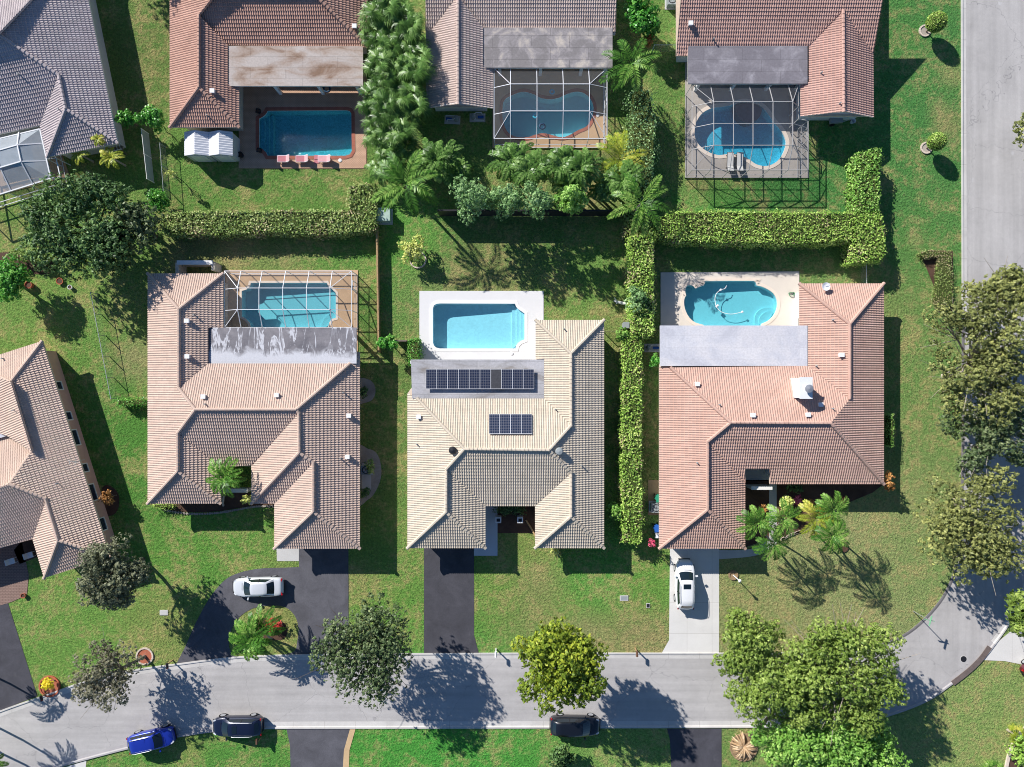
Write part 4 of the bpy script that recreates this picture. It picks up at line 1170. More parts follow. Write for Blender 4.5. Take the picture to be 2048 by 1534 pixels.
def cage(label, eave, he, hi, inner, beams, rows, open_edges=(), frame='white_metal', screen='screen', fw=0.055, doors=(), extra_rail=1.0, xs_eave=None, tops=None):
    """screened pool enclosure: eave = outline in photo pixels at height he, inner = (x0,y0,x1,y1) flat top at height hi"""
    E = [Vector(P(*p, he)) for p in eave]
    n = len(E); c = sum(E, Vector((0, 0, 0))) / n
    root = thing('pool_cage', label, 'pool enclosure', (c.x, c.y, 0))
    I = lambda x, y: Vector(P(x, y, hi))
    x0, y0, x1, y1 = inner
    def beam(a, b, nm='roof_beam', w=fw, h=fw * 1.5):
        MB().bar(a, b, w, h).build(nm, MAT[frame], root)
    for i in range(n): beam(E[i], E[(i + 1) % n], 'eave_beam')
    IC = [I(x0, y0), I(x1, y0), I(x1, y1), I(x0, y1)]
    beam(IC[0], IC[1]); beam(IC[2], IC[3])
    ya = max(e.y for e in E); yb = min(e.y for e in E); xa = min(e.x for e in E); xb = max(e.x for e in E)
    def edge_x(y, side):   # eave point at world y on west/east side
        best = None
        for i in range(n):
            a, b = E[i], E[(i + 1) % n]
            if abs(a.y - b.y) < 1e-6 or (y - a.y) * (y - b.y) > 0: continue
            p = a + (b - a) * ((y - a.y) / (b.y - a.y))
            if best is None or (p.x < best.x if side < 0 else p.x > best.x): best = p
        return best
    def edge_y(x, side):
        best = None
        for i in range(n):
            a, b = E[i], E[(i + 1) % n]
            if abs(a.x - b.x) < 1e-6 or (x - a.x) * (x - b.x) > 0: continue
            p = a + (b - a) * ((x - a.x) / (b.x - a.x))
            if best is None or (p.y < best.y if side < 0 else p.y > best.y): best = p
        return best
    for bx in beams:
        T0, T1 = I(bx, y0), I(bx, y1)
        N_, S_ = edge_y(T0.x, 1), edge_y(T1.x, -1)
        beam(N_, T0); beam(T0, T1); beam(T1, S_)
        for e in (N_, S_):
            if not any(k in open_edges for k in (('N',) if e is N_ else ('S',))):
                MB().bar((e.x, e.y, 0.05), (e.x, e.y, he), fw, fw).build('post', MAT[frame], root)
    for ry in rows:
        L, Rr = I(x0, ry), I(x1, ry)
        W_, E_ = edge_x(L.y, -1), edge_x(Rr.y, 1)
        if ry not in (y0, y1): beam(L, Rr, w=fw * .8, h=fw)
        beam(W_, L, w=fw * .8, h=fw); beam(Rr, E_, w=fw * .8, h=fw)
        for e, s_ in ((W_, 'W'), (E_, 'E')):
            if s_ not in open_edges: MB().bar((e.x, e.y, 0.05), (e.x, e.y, he), fw, fw).build('post', MAT[frame], root)
    cor = [max(E, key=lambda e: -e.x + e.y), max(E, key=lambda e: e.x + e.y), max(E, key=lambda e: e.x - e.y), max(E, key=lambda e: -e.x - e.y)]
    for e, t_ in zip(cor, IC): beam(e, t_, w=fw * .8, h=fw)
    for e in E: MB().bar((e.x, e.y, 0.05), (e.x, e.y, he), fw, fw).build('post', MAT[frame], root)
    # wall rails and screens
    def outward(i):
        m = (E[i] + E[(i + 1) % n]) / 2; d = E[(i + 1) % n] - E[i]
        if abs(d.x) > abs(d.y): return 'N' if m.y > c.y else 'S'
        return 'E' if m.x > c.x else 'W'
    sc = MB()
    for i in range(n):
        a, b = E[i], E[(i + 1) % n]; o = outward(i)
        if o in open_edges: continue
        for z in (0.12, extra_rail):
            MB().bar((a.x, a.y, z), (b.x, b.y, z), fw * .7, fw).build('wall_rail', MAT[frame], root)
        sc.face([(a.x, a.y, .07), (b.x, b.y, .07), (b.x, b.y, he), (a.x, a.y, he)])
    sc.build('wall_screen', MAT[screen], root)
    rs = MB()
    rs.face([cor[0], cor[1], IC[1], IC[0]]); rs.face([cor[3], IC[3], IC[2], cor[2]])
    rs.face([cor[0], IC[0], IC[3], cor[3]]); rs.face([cor[1], cor[2], IC[2], IC[1]]); rs.face(IC[::-1])
    if len(E) == 6:
        # stepped east side: fill the triangle between main corner and the bay
        pass
    rs.build('roof_screen', MAT[screen], root)
    for (a, b) in doors:
        A, B = Vector(P(*a, he)), Vector(P(*b, he))
        mb = MB()
        for p in (A, B): mb.bar((p.x, p.y, .08), (p.x, p.y, 2.1), .06, .06)
        mb.bar((A.x, A.y, 2.1), (B.x, B.y, 2.1), .06, .06).bar((A.x, A.y, 1.0), (B.x, B.y, 1.0), .06, .06)
        mb.build('screen_door', MAT[frame], root)
    return root
cage('white framed pool cage with five cross beams over the teal pool', [(449,542),(703,542),(703,655),(449,655)], 2.45, 3.3, (475,576,660,619), [475,518,565.5,613,660], [576,619], open_edges=('S','W'), doors=[((703,560),(703,576))])
cage('pale framed pool cage with a grid roof over the kidney pool', [(988,136.5),(1214,136.5),(1214,277),(988,277)], 2.6, 3.4, (1021,168,1179,222), [1021,1074,1126.5,1179], [168,222], open_edges=('N',), screen='screen_milky', doors=[((1214,182),(1214,205))])
cage('grey bronze pool cage of closely spaced beams over the lagoon pool', [(1384,169),(1597,169),(1597,238),(1616,241),(1616,340),(1384,340)], 2.5, 3.6, (1427.5,203.5,1585.5,290.5), [1427.5,1467,1506,1546,1585.5], [203.5,247,290.5], open_edges=('N',), screen='screen', frame='bronze_metal', fw=.05, doors=[((1616,262),(1616,280))])
# rotated cage of the grey house: built square to the house axes
def cage_rot():
    he, hi = 2.5, 3.3
    root = thing('pool_cage', 'milky screened pool cage against the grey brown rotated house', 'pool enclosure', P(30, 320))
    def Q(px, py, z): return Vector(P(px, py, z))
    W = [Q(-75,412,he), Q(102,357,he), Q(80,258,he), Q(-95,300,he)]
    T = [Q(-40,347,hi), Q(42,323,hi), Q(35,290,hi), Q(-50,314,hi)]
    fr = MAT['white_metal']
    for i in range(4):
        j = (i + 1) % 4
        MB().bar(W[i], W[j], .1, .12).build('eave_beam', fr, root); MB().bar(T[i], T[j], .1, .12).build('roof_beam', fr, root)
        MB().bar((W[i].x, W[i].y, .06), W[i], .08, .08).build('post', fr, root)
    for a, b in ((T[1], Q(92,322,he)), (T[2], Q(84,287,he)), (T[2], Q(38,264,he)), (T[1], Q(66,368,he)), (T[0], Q(-20,395,he)), (T[3], Q(-50,290,he)), (Q(0,334,hi), Q(22,381,he)), (Q(0,334,hi), Q(-8,302,hi)), (Q(-8,302,hi), Q(-4,279,he))):
        MB().bar(a, b, .09, .11).build('roof_beam', fr, root)
    for k in (.25, .5, .75):
        p = W[0] + (W[1] - W[0]) * k; MB().bar((p.x, p.y, .06), p, .07, .07).build('post', fr, root)
    for z in (.12, 1.0):
        MB().bar((W[0].x, W[0].y, z), (W[1].x, W[1].y, z), .06, .07).bar((W[1].x, W[1].y, z), (W[2].x, W[2].y, z), .06, .07).build('wall_rail', fr, root)
    MB().face([W[0], W[1], T[1], T[0]]).face([W[1], W[2], T[2], T[1]]).face([W[2], W[3], T[3], T[2]]).face(T).build('roof_screen', MAT['screen_white'], root)
    MB().face([(W[0].x, W[0].y, .07), (W[1].x, W[1].y, .07), W[1], W[0]]).face([(W[1].x, W[1].y, .07), (W[2].x, W[2].y, .07), W[2], W[1]]).build('wall_screen', MAT['screen'], root)
    MB().face([Q(-40,330,.09), Q(70,335,.09), Q(62,290,.09), Q(-50,300,.09)]).build('pool_cover', m_plain('covered_pool', rgb(90, 150, 175), .3, .4, .05), root)
    # side vestibule
    V = [Q(103,356,2.2), Q(121,354,2.2), Q(112,316,2.2), Q(94,318,2.2)]
    for i in range(4): MB().bar(V[i], V[(i + 1) % 4], .08, .08).build('eave_beam', fr, root); MB().bar((V[i].x, V[i].y, .06), V[i], .07, .07).build('post', fr, root)
cage_rot()

# loungers
def lounger(name, label, cloth, head, px, py, rz, metal='bronze_metal', L=1.85, W=.62):
    t = thing(name, label, 'lounger', (*P(px, py)[:2], ZD), rz)
    fr = MB()
    for s_ in (-1, 1):
        fr.bar((-L/2, s_*W/2, .33), (L*.18, s_*W/2, .33), .045, .045).bar((L*.18, s_*W/2, .33), (L/2, s_*W/2, .62), .045, .045)
    fr.bar((-L/2, -W/2, .33), (-L/2, W/2, .33), .045, .045).bar((L/2, -W/2, .62), (L/2, W/2, .62), .045, .045)
    fr.build('frame', MAT[metal], t, local=True)
    for x in (-L*.38, L*.25):
        for s_ in (-1, 1): MB().bar((x, s_*W/2, 0), (x, s_*W/2, .33), .04, .04).build('leg', MAT[metal], t, local=True)
    MB().box((-L*.16, 0, .35), (L*.66, W*.92, .03)).build('seat', MAT[cloth], t, local=True)
    a = math.atan2(.29, L*.32)
    MB().box((L*.34, 0, .495), (L*.32/math.cos(a), W*.92, .03), 0, tilt=(0, -a)).build('backrest', MAT[head], t, local=True)
    return t
lounger('sun_lounger', 'pink sling lounger by the blue pool, farthest west of three', 'pink_dark', 'pink_cloth', 570, 320, R(0), 'white_metal', L=1.2, W=.62)
lounger('sun_lounger', 'pink sling lounger by the blue pool, middle one of three', 'pink_dark', 'pink_cloth', 607, 320, R(0), 'white_metal', L=1.2, W=.62)
lounger('sun_lounger', 'pink sling lounger by the blue pool, beside a folded rose towel', 'pink_cloth', 'pink_cloth', 651, 320, R(0), 'white_metal', L=1.2, W=.62)
tag(MB().box((*P(634,319)[:2], ZD + .02), (.5, .8, .03)).box((*P(634,316)[:2], ZD + .05), (.46, .3, .04)).build('beach_towel', MAT['pink_dark']), 'folded rose towel on the brick deck between two pink loungers', 'towel')
lounger('sun_lounger', 'pale grey lounger in the lagoon pool cage, western one of the pair', 'grey_cloth', 'grey_cloth', 1458, 327, R(-92), 'black_metal')
lounger('sun_lounger', 'pale grey lounger in the lagoon pool cage, beside the dark towel', 'grey_cloth', 'grey_cloth', 1477, 327, R(-92), 'black_metal')
# side stools at the ends of the brick pool steps
for (px, py, lab) in ((519, 225, 'dark square planter at the shaded north corner of the brick deck pool'), (521, 303, 'dark square planter at the south corner of the brick deck pool steps')):
    x, y, _ = P(px, py)
    t = thing('planter', lab, 'planter', (x, y, ZD), R(35))
    MB().lathe((0, 0, 0), [(.2, 0), (.3, .4), (.26, .4), (.24, .33), (0, .33)], 4).build('pot', MAT['black_metal'], t, local=True)
    MB().box((0, 0, .34), (.28, .28, .02)).build('soil', MAT['mulch'], t, local=True)
ringfloat(654, 178, .3, .1, MAT['navy_hose'], 'dark teal swim ring on the porch floor behind a white post')
# ------------------------------------------------------------------ vegetation
def unit(v): return v / np.maximum(np.linalg.norm(v, axis=-1, keepdims=True), 1e-9)
def leaf_quads(rng, C, N, size, aspect=0.55, var=0.4, jit=0.8):
    """diamond leaves at C (n,3) facing roughly N"""
    n = len(C)
    N = unit(N + rng.normal(0, jit, (n, 3)))
    A = unit(np.cross(N, rng.normal(0, 1, (n, 3))))
    B = np.cross(N, A)
    s = size * (1 + rng.uniform(-var, var, (n, 1)))
    droop = np.array([0, 0, -0.18]) * s
    return np.stack([C - A * s * .5, C + B * s * aspect * .5, C + A * s * .5 + droop, C - B * s * aspect * .5], 1)
def blob_leaves(rng, center, rad, nclump, nleaf, size, clump=0.3, shell=0.45, aspect=0.55, up=0.5, flat=1.0):
    """clumps scattered through an ellipsoid; leaves on the clumps"""
    center = np.array(center); rad = np.array(rad)
    d = unit(rng.normal(0, 1, (nclump, 3)))
    d[:, 2] = np.where(d[:, 2] < -0.45, -d[:, 2] * .6, d[:, 2])
    r = rng.uniform(shell ** 2, 1, (nclump, 1)) ** 0.5
    mr = float((rad[0] + rad[1]) / 2)
    cr = clump * mr * rng.uniform(0.65, 1.3, nclump)
    cc = center + d * r * np.maximum(rad - clump * mr * .7, rad * .35)
    w = cr ** 2; per = 7; nt = nleaf // per + 1
    it = rng.choice(nclump, nt, p=w / w.sum())
    dd = unit(rng.normal(0, 1, (nt, 3)) + np.array([0, 0, 0.25]))
    rr = rng.uniform(0.2, 1, (nt, 1)) ** 0.45
    tp = cc[it] + dd * rr * cr[it][:, None] * np.array([1, 1, .8 * flat]) + rng.normal(0, 0.06 * mr * clump, (nt, 3))
    idx = np.repeat(it, per)[:nleaf]; dd = np.repeat(dd, per, 0)[:nleaf]
    rad_ = unit(rng.normal(0, 1, (nleaf, 3)) + dd * .5)
    pos = np.repeat(tp, per, 0)[:nleaf] + rad_ * size * .75 * rng.uniform(.4, 1, (nleaf, 1))
    N = rad_ * .8 + dd * .6 + np.array([0, 0, up * 1.1])
    tr = np.repeat(rng.uniform(0, 1, nt), per)[:nleaf]
    q = leaf_quads(rng, pos, N, size, aspect, jit=.45)
    crn = rng.uniform(0, 1, nclump)
    rnd = np.clip(0.4 * rng.uniform(0, 1, nleaf) + 0.3 * crn[idx] + .3 * tr, 0, 1)
    return q, rnd, cc
TREES = []
def tree(name, label, px, py, z, rx, ry, rz, leaf, nleaf, size, seed, base=None, nclump=40, clump=0.3, bark='bark', cat='tree', trunk_r=0.2, group=None, shell=.4, limbs=9, flat=1.0, aspect=.55, twigs=0):
    nleaf = int(nleaf * (1.65 if cat == 'tree' else 1.5))
    rng = np.random.default_rng(seed)
    C = np.array(P(px, py, z)); f = S * (HC - z) / HC * (1.08 if cat == 'tree' else 1.05)
    B = np.array(P(*base)) if base else np.array([C[0], C[1], 0])
    root = thing(name, label, cat, tuple(B), 0, group)
    q, rnd, cc = blob_leaves(rng, C, (rx * f, ry * f, rz), nclump, nleaf, size, clump, shell, aspect=aspect, flat=flat)
    q[:, :, 2] = np.maximum(q[:, :, 2], .05)
    quads_mesh('crown', q, MAT[leaf], root, rnd=rnd)
    mb = MB()
    fork = B * .45 + C * .55; fork[2] = max(z - rz * .75, .4 * z)
    mid = (B + fork) / 2 + rng.normal(0, .12, 3) * [1, 1, 0]
    mb.tube([B - [0, 0, .1], B + [0, 0, .15], mid, fork], [trunk_r * 1.5, trunk_r * 1.05, trunk_r * .9, trunk_r * .75], 8)
    order = rng.permutation(len(cc))[:limbs]
    for i in order:
        e = cc[i]; m = fork * .5 + e * .5 + rng.normal(0, .25, 3)
        mb.tube([fork, m, e], [trunk_r * .55, trunk_r * .32, trunk_r * .1], 5, caps=False)
        for k in range(twigs):
            e2 = e + rng.normal(0, .22 * rx * f, 3) * [1, 1, .4]
            mb.tube([m, (m + e2) / 2 + rng.normal(0, .1, 3), e2], [trunk_r * .2, trunk_r * .13, .012], 4, caps=False)
    mb.build('trunk', MAT[bark], root)
    return root
def shrub(name, label, px, py, z, r, leaf, nleaf, size, seed, ry=None, rz=None, cat='shrub', aspect=.6, nclump=16, clump=.38, group=None):
    return tree(name, label, px, py, z, r, ry or r, rz or max(z * .85, .3), leaf, nleaf, size, seed, nclump=nclump, clump=clump, cat=cat, trunk_r=.05, limbs=5, aspect=aspect, shell=.3, group=group)

def hedge(label, poly, h, leaf, seed, dens=105, size=.2, core='hedge_core', dry=0.0, bump=.12, name='hedge', zcore=None):
    rng = np.random.default_rng(seed)
    q = [P(a, b, h)[:2] for a, b in poly]
    if area2(q) < 0: q = q[::-1]
    c = (sum(p[0] for p in q) / len(q), sum(p[1] for p in q) / len(q))
    root = thing(name, label, 'hedge', (c[0], c[1], 0))
    xs = [p[0] for p in q]; ys = [p[1] for p in q]
    ar = abs(area2(q)) / 2
    pts = []
    n = int(ar * dens)
    while len(pts) < n:
        x, y = rng.uniform(min(xs), max(xs)), rng.uniform(min(ys), max(ys))
        if inside(x, y, q): pts.append((x, y, h + rng.normal(0, bump * .8) - .04))
    pts = np.array(pts) if pts else np.zeros((0, 3))
    # lumpiness of the clipped top
    ph = rng.uniform(0, 6, 4)
    if len(pts): pts[:, 2] += bump * .6 * (np.sin(pts[:, 0] * 1.7 + ph[0]) * np.sin(pts[:, 1] * 1.9 + ph[1]) + .6 * np.sin(pts[:, 0] * 4.1 + ph[2]) * np.sin(pts[:, 1] * 3.7 + ph[3]))
    N = np.tile(np.array([0, 0, 1.0]), (len(pts), 1))
    for i in range(len(q)):
        a, b = np.array(q[i]), np.array(q[(i + 1) % len(q)]); L = np.linalg.norm(b - a)
        d = (b - a) / L; nn = np.array([d[1], -d[0]])
        m = int(L * h * dens * .7)
        t = rng.uniform(0, 1, m); zz = rng.uniform(.05, h, m)
        o = rng.normal(0, bump * 1.0, m) + bump * .8 * np.sin(t * L * 2.1 + ph[i % 4])
        sp = np.stack([a[0] + d[0] * t * L + nn[0] * o, a[1] + d[1] * t * L + nn[1] * o, zz], 1)
        pts = np.concatenate([pts, sp]); N = np.concatenate([N, np.tile(np.array([nn[0], nn[1], .5]), (m, 1))])
    lq = leaf_quads(rng, pts, N, size, .6, jit=.5)
    rnd = np.clip(rng.uniform(0, 1, len(pts)) * .75 + .25 * (.5 + .5 * np.sin(pts[:, 0] * .9 + ph[0]) * np.sin(pts[:, 1] * 1.1 + ph[1])), 0, 1)
    pat = np.sin(pts[:, 0] * 1.1 + ph[2]) * np.sin(pts[:, 1] * 1.4 + ph[3]) + rng.normal(0, .5, len(pts))
    isd = pat > (1.95 - dry * 3)
    quads_mesh('foliage', lq[~isd], MAT[leaf], root, rnd=rnd[~isd])
    if isd.sum() > 20: quads_mesh('dry_foliage', lq[isd], MAT['leaf_dry'], root, rnd=rnd[isd])
    ci = offset_poly(q, .12)
    MB().prism(ci, 0, h - .12).build('stems', MAT[core], root)
    return root

def frond_quads(rng, L, rise, droop, nl=22, ll=.55, w=.06, vee=.5, start=.14):
    """one feather frond along +X, returned as quads"""
    K = 10; pts = [np.zeros(3)]
    for k in range(K):
        e = rise - (rise + droop) * ((k + .5) / K) ** 1.1
        pts.append(pts[-1] + np.array([math.cos(e), 0, math.sin(e)]) * L / K)
    pts = np.array(pts); Q = []
    def at(s):
        x = s * K; i = min(int(x), K - 1); f = x - i
        return pts[i] * (1 - f) + pts[i + 1] * f, unit(pts[i + 1] - pts[i])
    side = np.array([0, 1.0, 0])
    for k in range(K):
        r0, r1 = .03 * (1 - k / K) + .008, .03 * (1 - (k + 1) / K) + .008
        Q.append([pts[k] - side * r0, pts[k] + side * r0, pts[k+1] + side * r1, pts[k+1] - side * r1])
    for s in np.linspace(start, .99, nl):
        p, t = at(s); up = unit(np.cross(t, side))
        if up[2] < 0: up = -up
        ln = ll * (math.sin(math.pi * (0.12 + .8 * s)) * .85 + .15)
        for sg in (-1, 1):
            d = unit(t * (.55 + .5 * s) + side * sg + up * vee * rng.uniform(.2, 1) + rng.normal(0, .08, 3))
            e = p + d * ln + np.array([0, 0, -.22 * ln])
            m = p + d * ln * .5 + up * .02
            wv = unit(np.cross(d, up)) * w * .5
            Q.append([p - wv * .5, m - wv, e, m + wv])
    return np.array(Q)
def fan_quads(rng, L, R_, rise, nseg=17, spread=R(240)):
    tip = np.array([math.cos(rise), 0, math.sin(rise)]) * L; Q = []
    side = np.array([0, .015, 0]); Q.append([-side, side, tip + side, tip - side])
    d0 = unit(np.array([math.cos(rise * .35), 0, math.sin(rise * .35)])); sd = np.array([0, 1.0, 0]); up = np.cross(d0, sd)
    if up[2] < 0: up = -up
    for k in range(nseg):
        a = -spread / 2 + spread * (k + .5) / nseg
        d = unit(d0 * math.cos(a) + sd * math.sin(a) + up * .12)
        l = R_ * rng.uniform(.7, 1.15) * (.75 + .25 * math.cos(a))
        wv = unit(np.cross(d, up)) * R_ * spread / nseg * .19
        m = tip + d * l * .6; e = tip + d * l + np.array([0, 0, -.55 * l])
        Q.append([tip, m - wv, e, m + wv])
    return np.array(Q)
def blade_quads(rng, L, W, rise, droop, fold=.35):
    K = 6; p = np.zeros(3); Q = []; side = np.array([0, 1.0, 0])
    for k in range(K):
        e = rise - (rise + droop) * ((k + .5) / K)
        t = np.array([math.cos(e), 0, math.sin(e)]); n = p + t * L / K; up = np.cross(t, side)
        if up[2] < 0: up = -up
        w0 = W * .5 * math.sin(math.pi * min(1, .08 + .92 * k / K)) ** .7; w1 = W * .5 * math.sin(math.pi * min(.999, .08 + .92 * (k + 1) / K)) ** .7
        if k == 0: w0 = .02
        for sg in (-1, 1):
            Q.append([p, p + side * sg * w0 + up * fold * w0, n + side * sg * w1 + up * fold * w1, n][::sg])
        p = n
    return np.array(Q)
def rotz(Q, a, tilt=0.0):
    c, s = math.cos(a), math.sin(a)
    M = np.array([[c, -s, 0], [s, c, 0], [0, 0, 1.0]])
    return Q @ M.T
def crown_quads(rng, kind, n, L, **k):
    out, rnd = [], []
    a0 = rng.uniform(0, 6.28)
    for i in range(n):
        lvl = (i * .618) % 1.0
        az = a0 + i * 2.39996 + rng.normal(0, .12)
        l = L * (rng.uniform(.55, 1.25) if k.get('wild') else rng.uniform(.85, 1.1))
        if kind == 'feather': q = frond_quads(rng, l, k.get('rise', .9) * (.25 + .9 * lvl), k.get('droop', .8) * rng.uniform(.7, 1.2), k.get('nl', 22), k.get('ll', .5), k.get('w', .07), k.get('vee', .5))
        elif kind == 'fan': q = fan_quads(rng, l * .55, l * .55, k.get('rise', 1.0) * (lvl * 1.2 - .1))
        else: q = blade_quads(rng, l, k.get('w', .38), k.get('rise', 1.2) * (.3 + .8 * lvl), k.get('droop', .5) * rng.uniform(.6, 1.3))
        out.append(rotz(q, az)); rnd.append(np.clip(rng.uniform(0, 1) * .5 + rng.uniform(0, 1, len(q)) * .5, 0, 1))
    return np.concatenate(out), np.concatenate(rnd)
def palm(name, label, px, py, z, Rpx, leaf, seed, kind='feather', n=11, base=None, trunk_r=.09, bark='pale_bark', group=None, heads=((0, 0, 0),), cat='palm', **k):
    rng = np.random.default_rng(seed)
    f = S * (HC - z) / HC; L = Rpx * f * k.pop('len', 1.2)
    T = np.array(P(px, py, z)); B = np.array(P(*base)) if base else np.array([T[0], T[1], 0])
    root = thing(name, label, cat, tuple(B), 0, group)
    qs, rs = [], []; mb = MB()
    for hx, hy, hz in heads:
        t = T + np.array([hx, hy, hz]); t[2] = max(t[2], .3)
        q, r = crown_quads(rng, kind, n, L, **k)
        q = q + t; q[:, :, 2] = np.maximum(q[:, :, 2], .04)
        qs.append(q); rs.append(r)
        b = B + np.array([hx, hy, 0]) * .35
        m = b * .45 + t * .55; m[2] = t[2] * .5
        mb.tube([b - [0, 0, .1], b * .8 + m * .2 + [0, 0, .1], m, t], [trunk_r * 1.35, trunk_r * 1.1, trunk_r, trunk_r * .8], 8)
    quads_mesh('crown', np.concatenate(qs), MAT[leaf], root, rnd=np.concatenate(rs))
    mb.build('trunk', MAT[bark], root)
    return root

# --- trees
tree('oak_tree', 'large dark green oak spreading over the lawn between the two west houses', 165, 458, 4.4, 132, 108, 2.9, 'leaf_oak', 14000, .26, 11, nclump=58, clump=.24, trunk_r=.3)
tree('oak_tree', 'greyer oak crown pressed against the dark oak, beside the long hedge', 268, 455, 3.9, 58, 66, 2.2, 'leaf_mid', 3600, .27, 12, nclump=26, clump=.3)
tree('oak_tree', 'round olive grey oak beside the angled pink house', 220, 1153, 5.2, 72, 80, 2.7, 'leaf_grey', 9000, .22, 13, base=(287,1118), nclump=46, clump=.26, twigs=2)
tree('oak_tree', 'thin dry crowned oak over the kerb beside the brick ring', 212, 1350, 4.1, 76, 68, 2.0, 'leaf_bare', 3900, .22, 14, base=(290,1312), nclump=44, clump=.25, bark='twig', twigs=6, limbs=18, trunk_r=.15)
tree('oak_tree', 'dull green oak leaning over the street beside the circular driveway', 724, 1302, 5.8, 104, 112, 2.8, 'leaf_mid', 11000, .23, 15, base=(752,1262), nclump=52, clump=.25, twigs=3, limbs=14)
tree('mahogany_tree', 'dense bright yellow green tree over the black parked car', 1116, 1327, 7.4, 104, 102, 3.0, 'leaf_yellow', 14000, .28, 16, base=(1128,1276), nclump=60, clump=.24, trunk_r=.24)
tree('street_tree', 'fresh green tree beside the end of the concrete driveway', 1492, 1285, 5.6, 84, 80, 2.4, 'leaf_fresh', 10500, .23, 17, base=(1478,1252), nclump=36, clump=.26, twigs=2)
tree('street_tree', 'widest olive green tree over the bend of the street', 1690, 1345, 6.6, 130, 122, 3.1, 'leaf_fresh', 22000, .23, 18, base=(1640,1290), nclump=66, clump=.22, twigs=6, limbs=26, trunk_r=.28, bark='pale_bark')
tree('street_tree', 'leafy tree in the middle of the street between two wider crowns', 1560, 1380, 6.2, 100, 78, 2.5, 'leaf_fresh', 13000, .23, 19, base=(1500,1470), nclump=40, clump=.25, twigs=2)
tree('street_tree', 'grass green tree south of the street above the dried agave', 1590, 1478, 5.4, 96, 60, 2.3, 'leaf_lime', 10000, .24, 20, base=(1575,1500), nclump=40, clump=.26, twigs=2)
tree('street_tree', 'grass green tree on the south lawn, cut by the picture edge', 1712, 1500, 5.6, 110, 82, 2.6, 'leaf_lime', 12000, .24, 21, base=(1660,1480), nclump=46, clump=.25, twigs=2)
tree('gum_tree', 'open branching olive tree reaching over the side street', 1968, 705, 6.0, 132, 160, 2.6, 'leaf_olive', 15000, .24, 22, base=(1888,752), nclump=84, clump=.17, bark='pale_bark', twigs=5, limbs=20, trunk_r=.25, shell=.15)
tree('gum_tree', 'brownish open tree crown below the branching olive tree', 1985, 860, 5.0, 98, 92, 2.0, 'leaf_mid', 7000, .23, 23, base=(1925,860), nclump=34, clump=.2, bark='pale_bark', twigs=5, limbs=14, shell=.15)
tree('olive_yellow_tree', 'yellow olive tree on the corner lawn inside the street bend', 1946, 1046, 4.8, 102, 128, 2.4, 'leaf_olive', 12000, .24, 24, base=(1905,1000), nclump=54, clump=.24, bark='pale_bark', twigs=3, limbs=14)
tree('street_tree', 'green tree at the frame edge beyond the street bend', 2052, 1225, 4.6, 46, 52, 2.0, 'leaf_fresh', 3000, .27, 25, base=(2068,1180), nclump=24)
tree('street_tree', 'dense tree mostly outside the frame across the bend', 2125, 1060, 6.5, 90, 110, 2.6, 'leaf_olive', 4500, .3, 26, base=(2080,1040), nclump=36)
tree('street_tree', 'olive tree at the frame edge across the side street', 2090, 270, 5.5, 58, 80, 2.4, 'leaf_olive', 2600, .27, 27, base=(2090,270), nclump=26, twigs=2)
tree('oak_tree', 'oak outside the frame shading the terracotta roof', 101, -284, 8.0, 80, 76, 2.6, 'leaf_mid', 4200, .27, 28, base=(212,-158), nclump=34)
tree('street_tree', 'sparse green tree above the branching olive tree on the side street', 2012, 585, 5.6, 70, 52, 1.8, 'leaf_olive', 3600, .26, 29, base=(1960,610), nclump=26, clump=.22, bark='pale_bark', twigs=4)
tree('round_tree', 'small leafy green tree beside the red clay pot at the west edge', 22, 560, 2.6, 46, 44, 1.6, 'leaf_glossy', 3200, .24, 30, base=(26,556), nclump=26, clump=.32)
# --- topiary balls on trunks
def topiary(label, px, py, z, r, base, seed):
    rng = np.random.default_rng(seed)
    C = np.array(P(px, py, z)); B = np.array(P(*base)); root = thing('topiary_tree', label, 'topiary', tuple(B))
    d = unit(rng.normal(0, 1, (2600, 3))); pos = C + d * r * rng.uniform(.93, 1.03, (2600, 1))
    quads_mesh('crown', leaf_quads(rng, pos, d, .11, .6), MAT['leaf_hedge'], root, rnd=rng.uniform(0, 1, 2600))
    bm = bmesh.new(); bmesh.ops.create_icosphere(bm, subdivisions=3, radius=r * .94, matrix=Matrix.Translation(C)); me = bpy.data.meshes.new('crown_core'); bm.to_mesh(me); bm.free()
    link_mesh('crown_core', me, MAT['hedge_core'], root)
    MB().tube([B, (B + C) / 2 + [.05, 0, 0], C], [.07, .06, .05], 7).build('trunk', MAT['bark'], root)
topiary('ball topiary on a thin trunk by the side street, nearer the top edge', 1873, 44, 1.75, .9, (1852, 64), 40)
topiary('smaller ball topiary by the side street, opposite the corner hedge', 1874, 283, 1.7, .82, (1853, 297), 41)

# --- hedges
hedge('long clipped hedge under the lawn of the terracotta house', [(322,432),(345,424),(560,421),(752,420),(752,460),(640,470),(560,464),(400,470),(325,468)], 1.7, 'leaf_hedge2', 50, dry=.35)
hedge('short square hedge block beside the green utility box', [(697,370),(750,367),(752,420),(697,421)], 1.6, 'leaf_hedge2', 51, dry=.4)
hedge('tall hedge row dividing the cream house yard from the oval pool', [(1262,470),(1306,470),(1308,660),(1300,674),(1268,668),(1262,560)], 2.6, 'leaf_hedge', 52, dry=.35)
hedge('narrow long hedge between the cream house and the clay house', [(1250,672),(1284,672),(1283,860),(1284,1000),(1284,1080),(1276,1090),(1247,1086),(1245,960),(1245,830)], 2.0, 'leaf_hedge', 53, dry=.32)
hedge('thick clipped hedge behind the oval pool', [(1345,424),(1420,421),(1600,424),(1710,424),(1710,480),(1600,486),(1400,484),(1310,474),(1310,436)], 2.4, 'leaf_hedge', 54, dry=.3, size=.17)
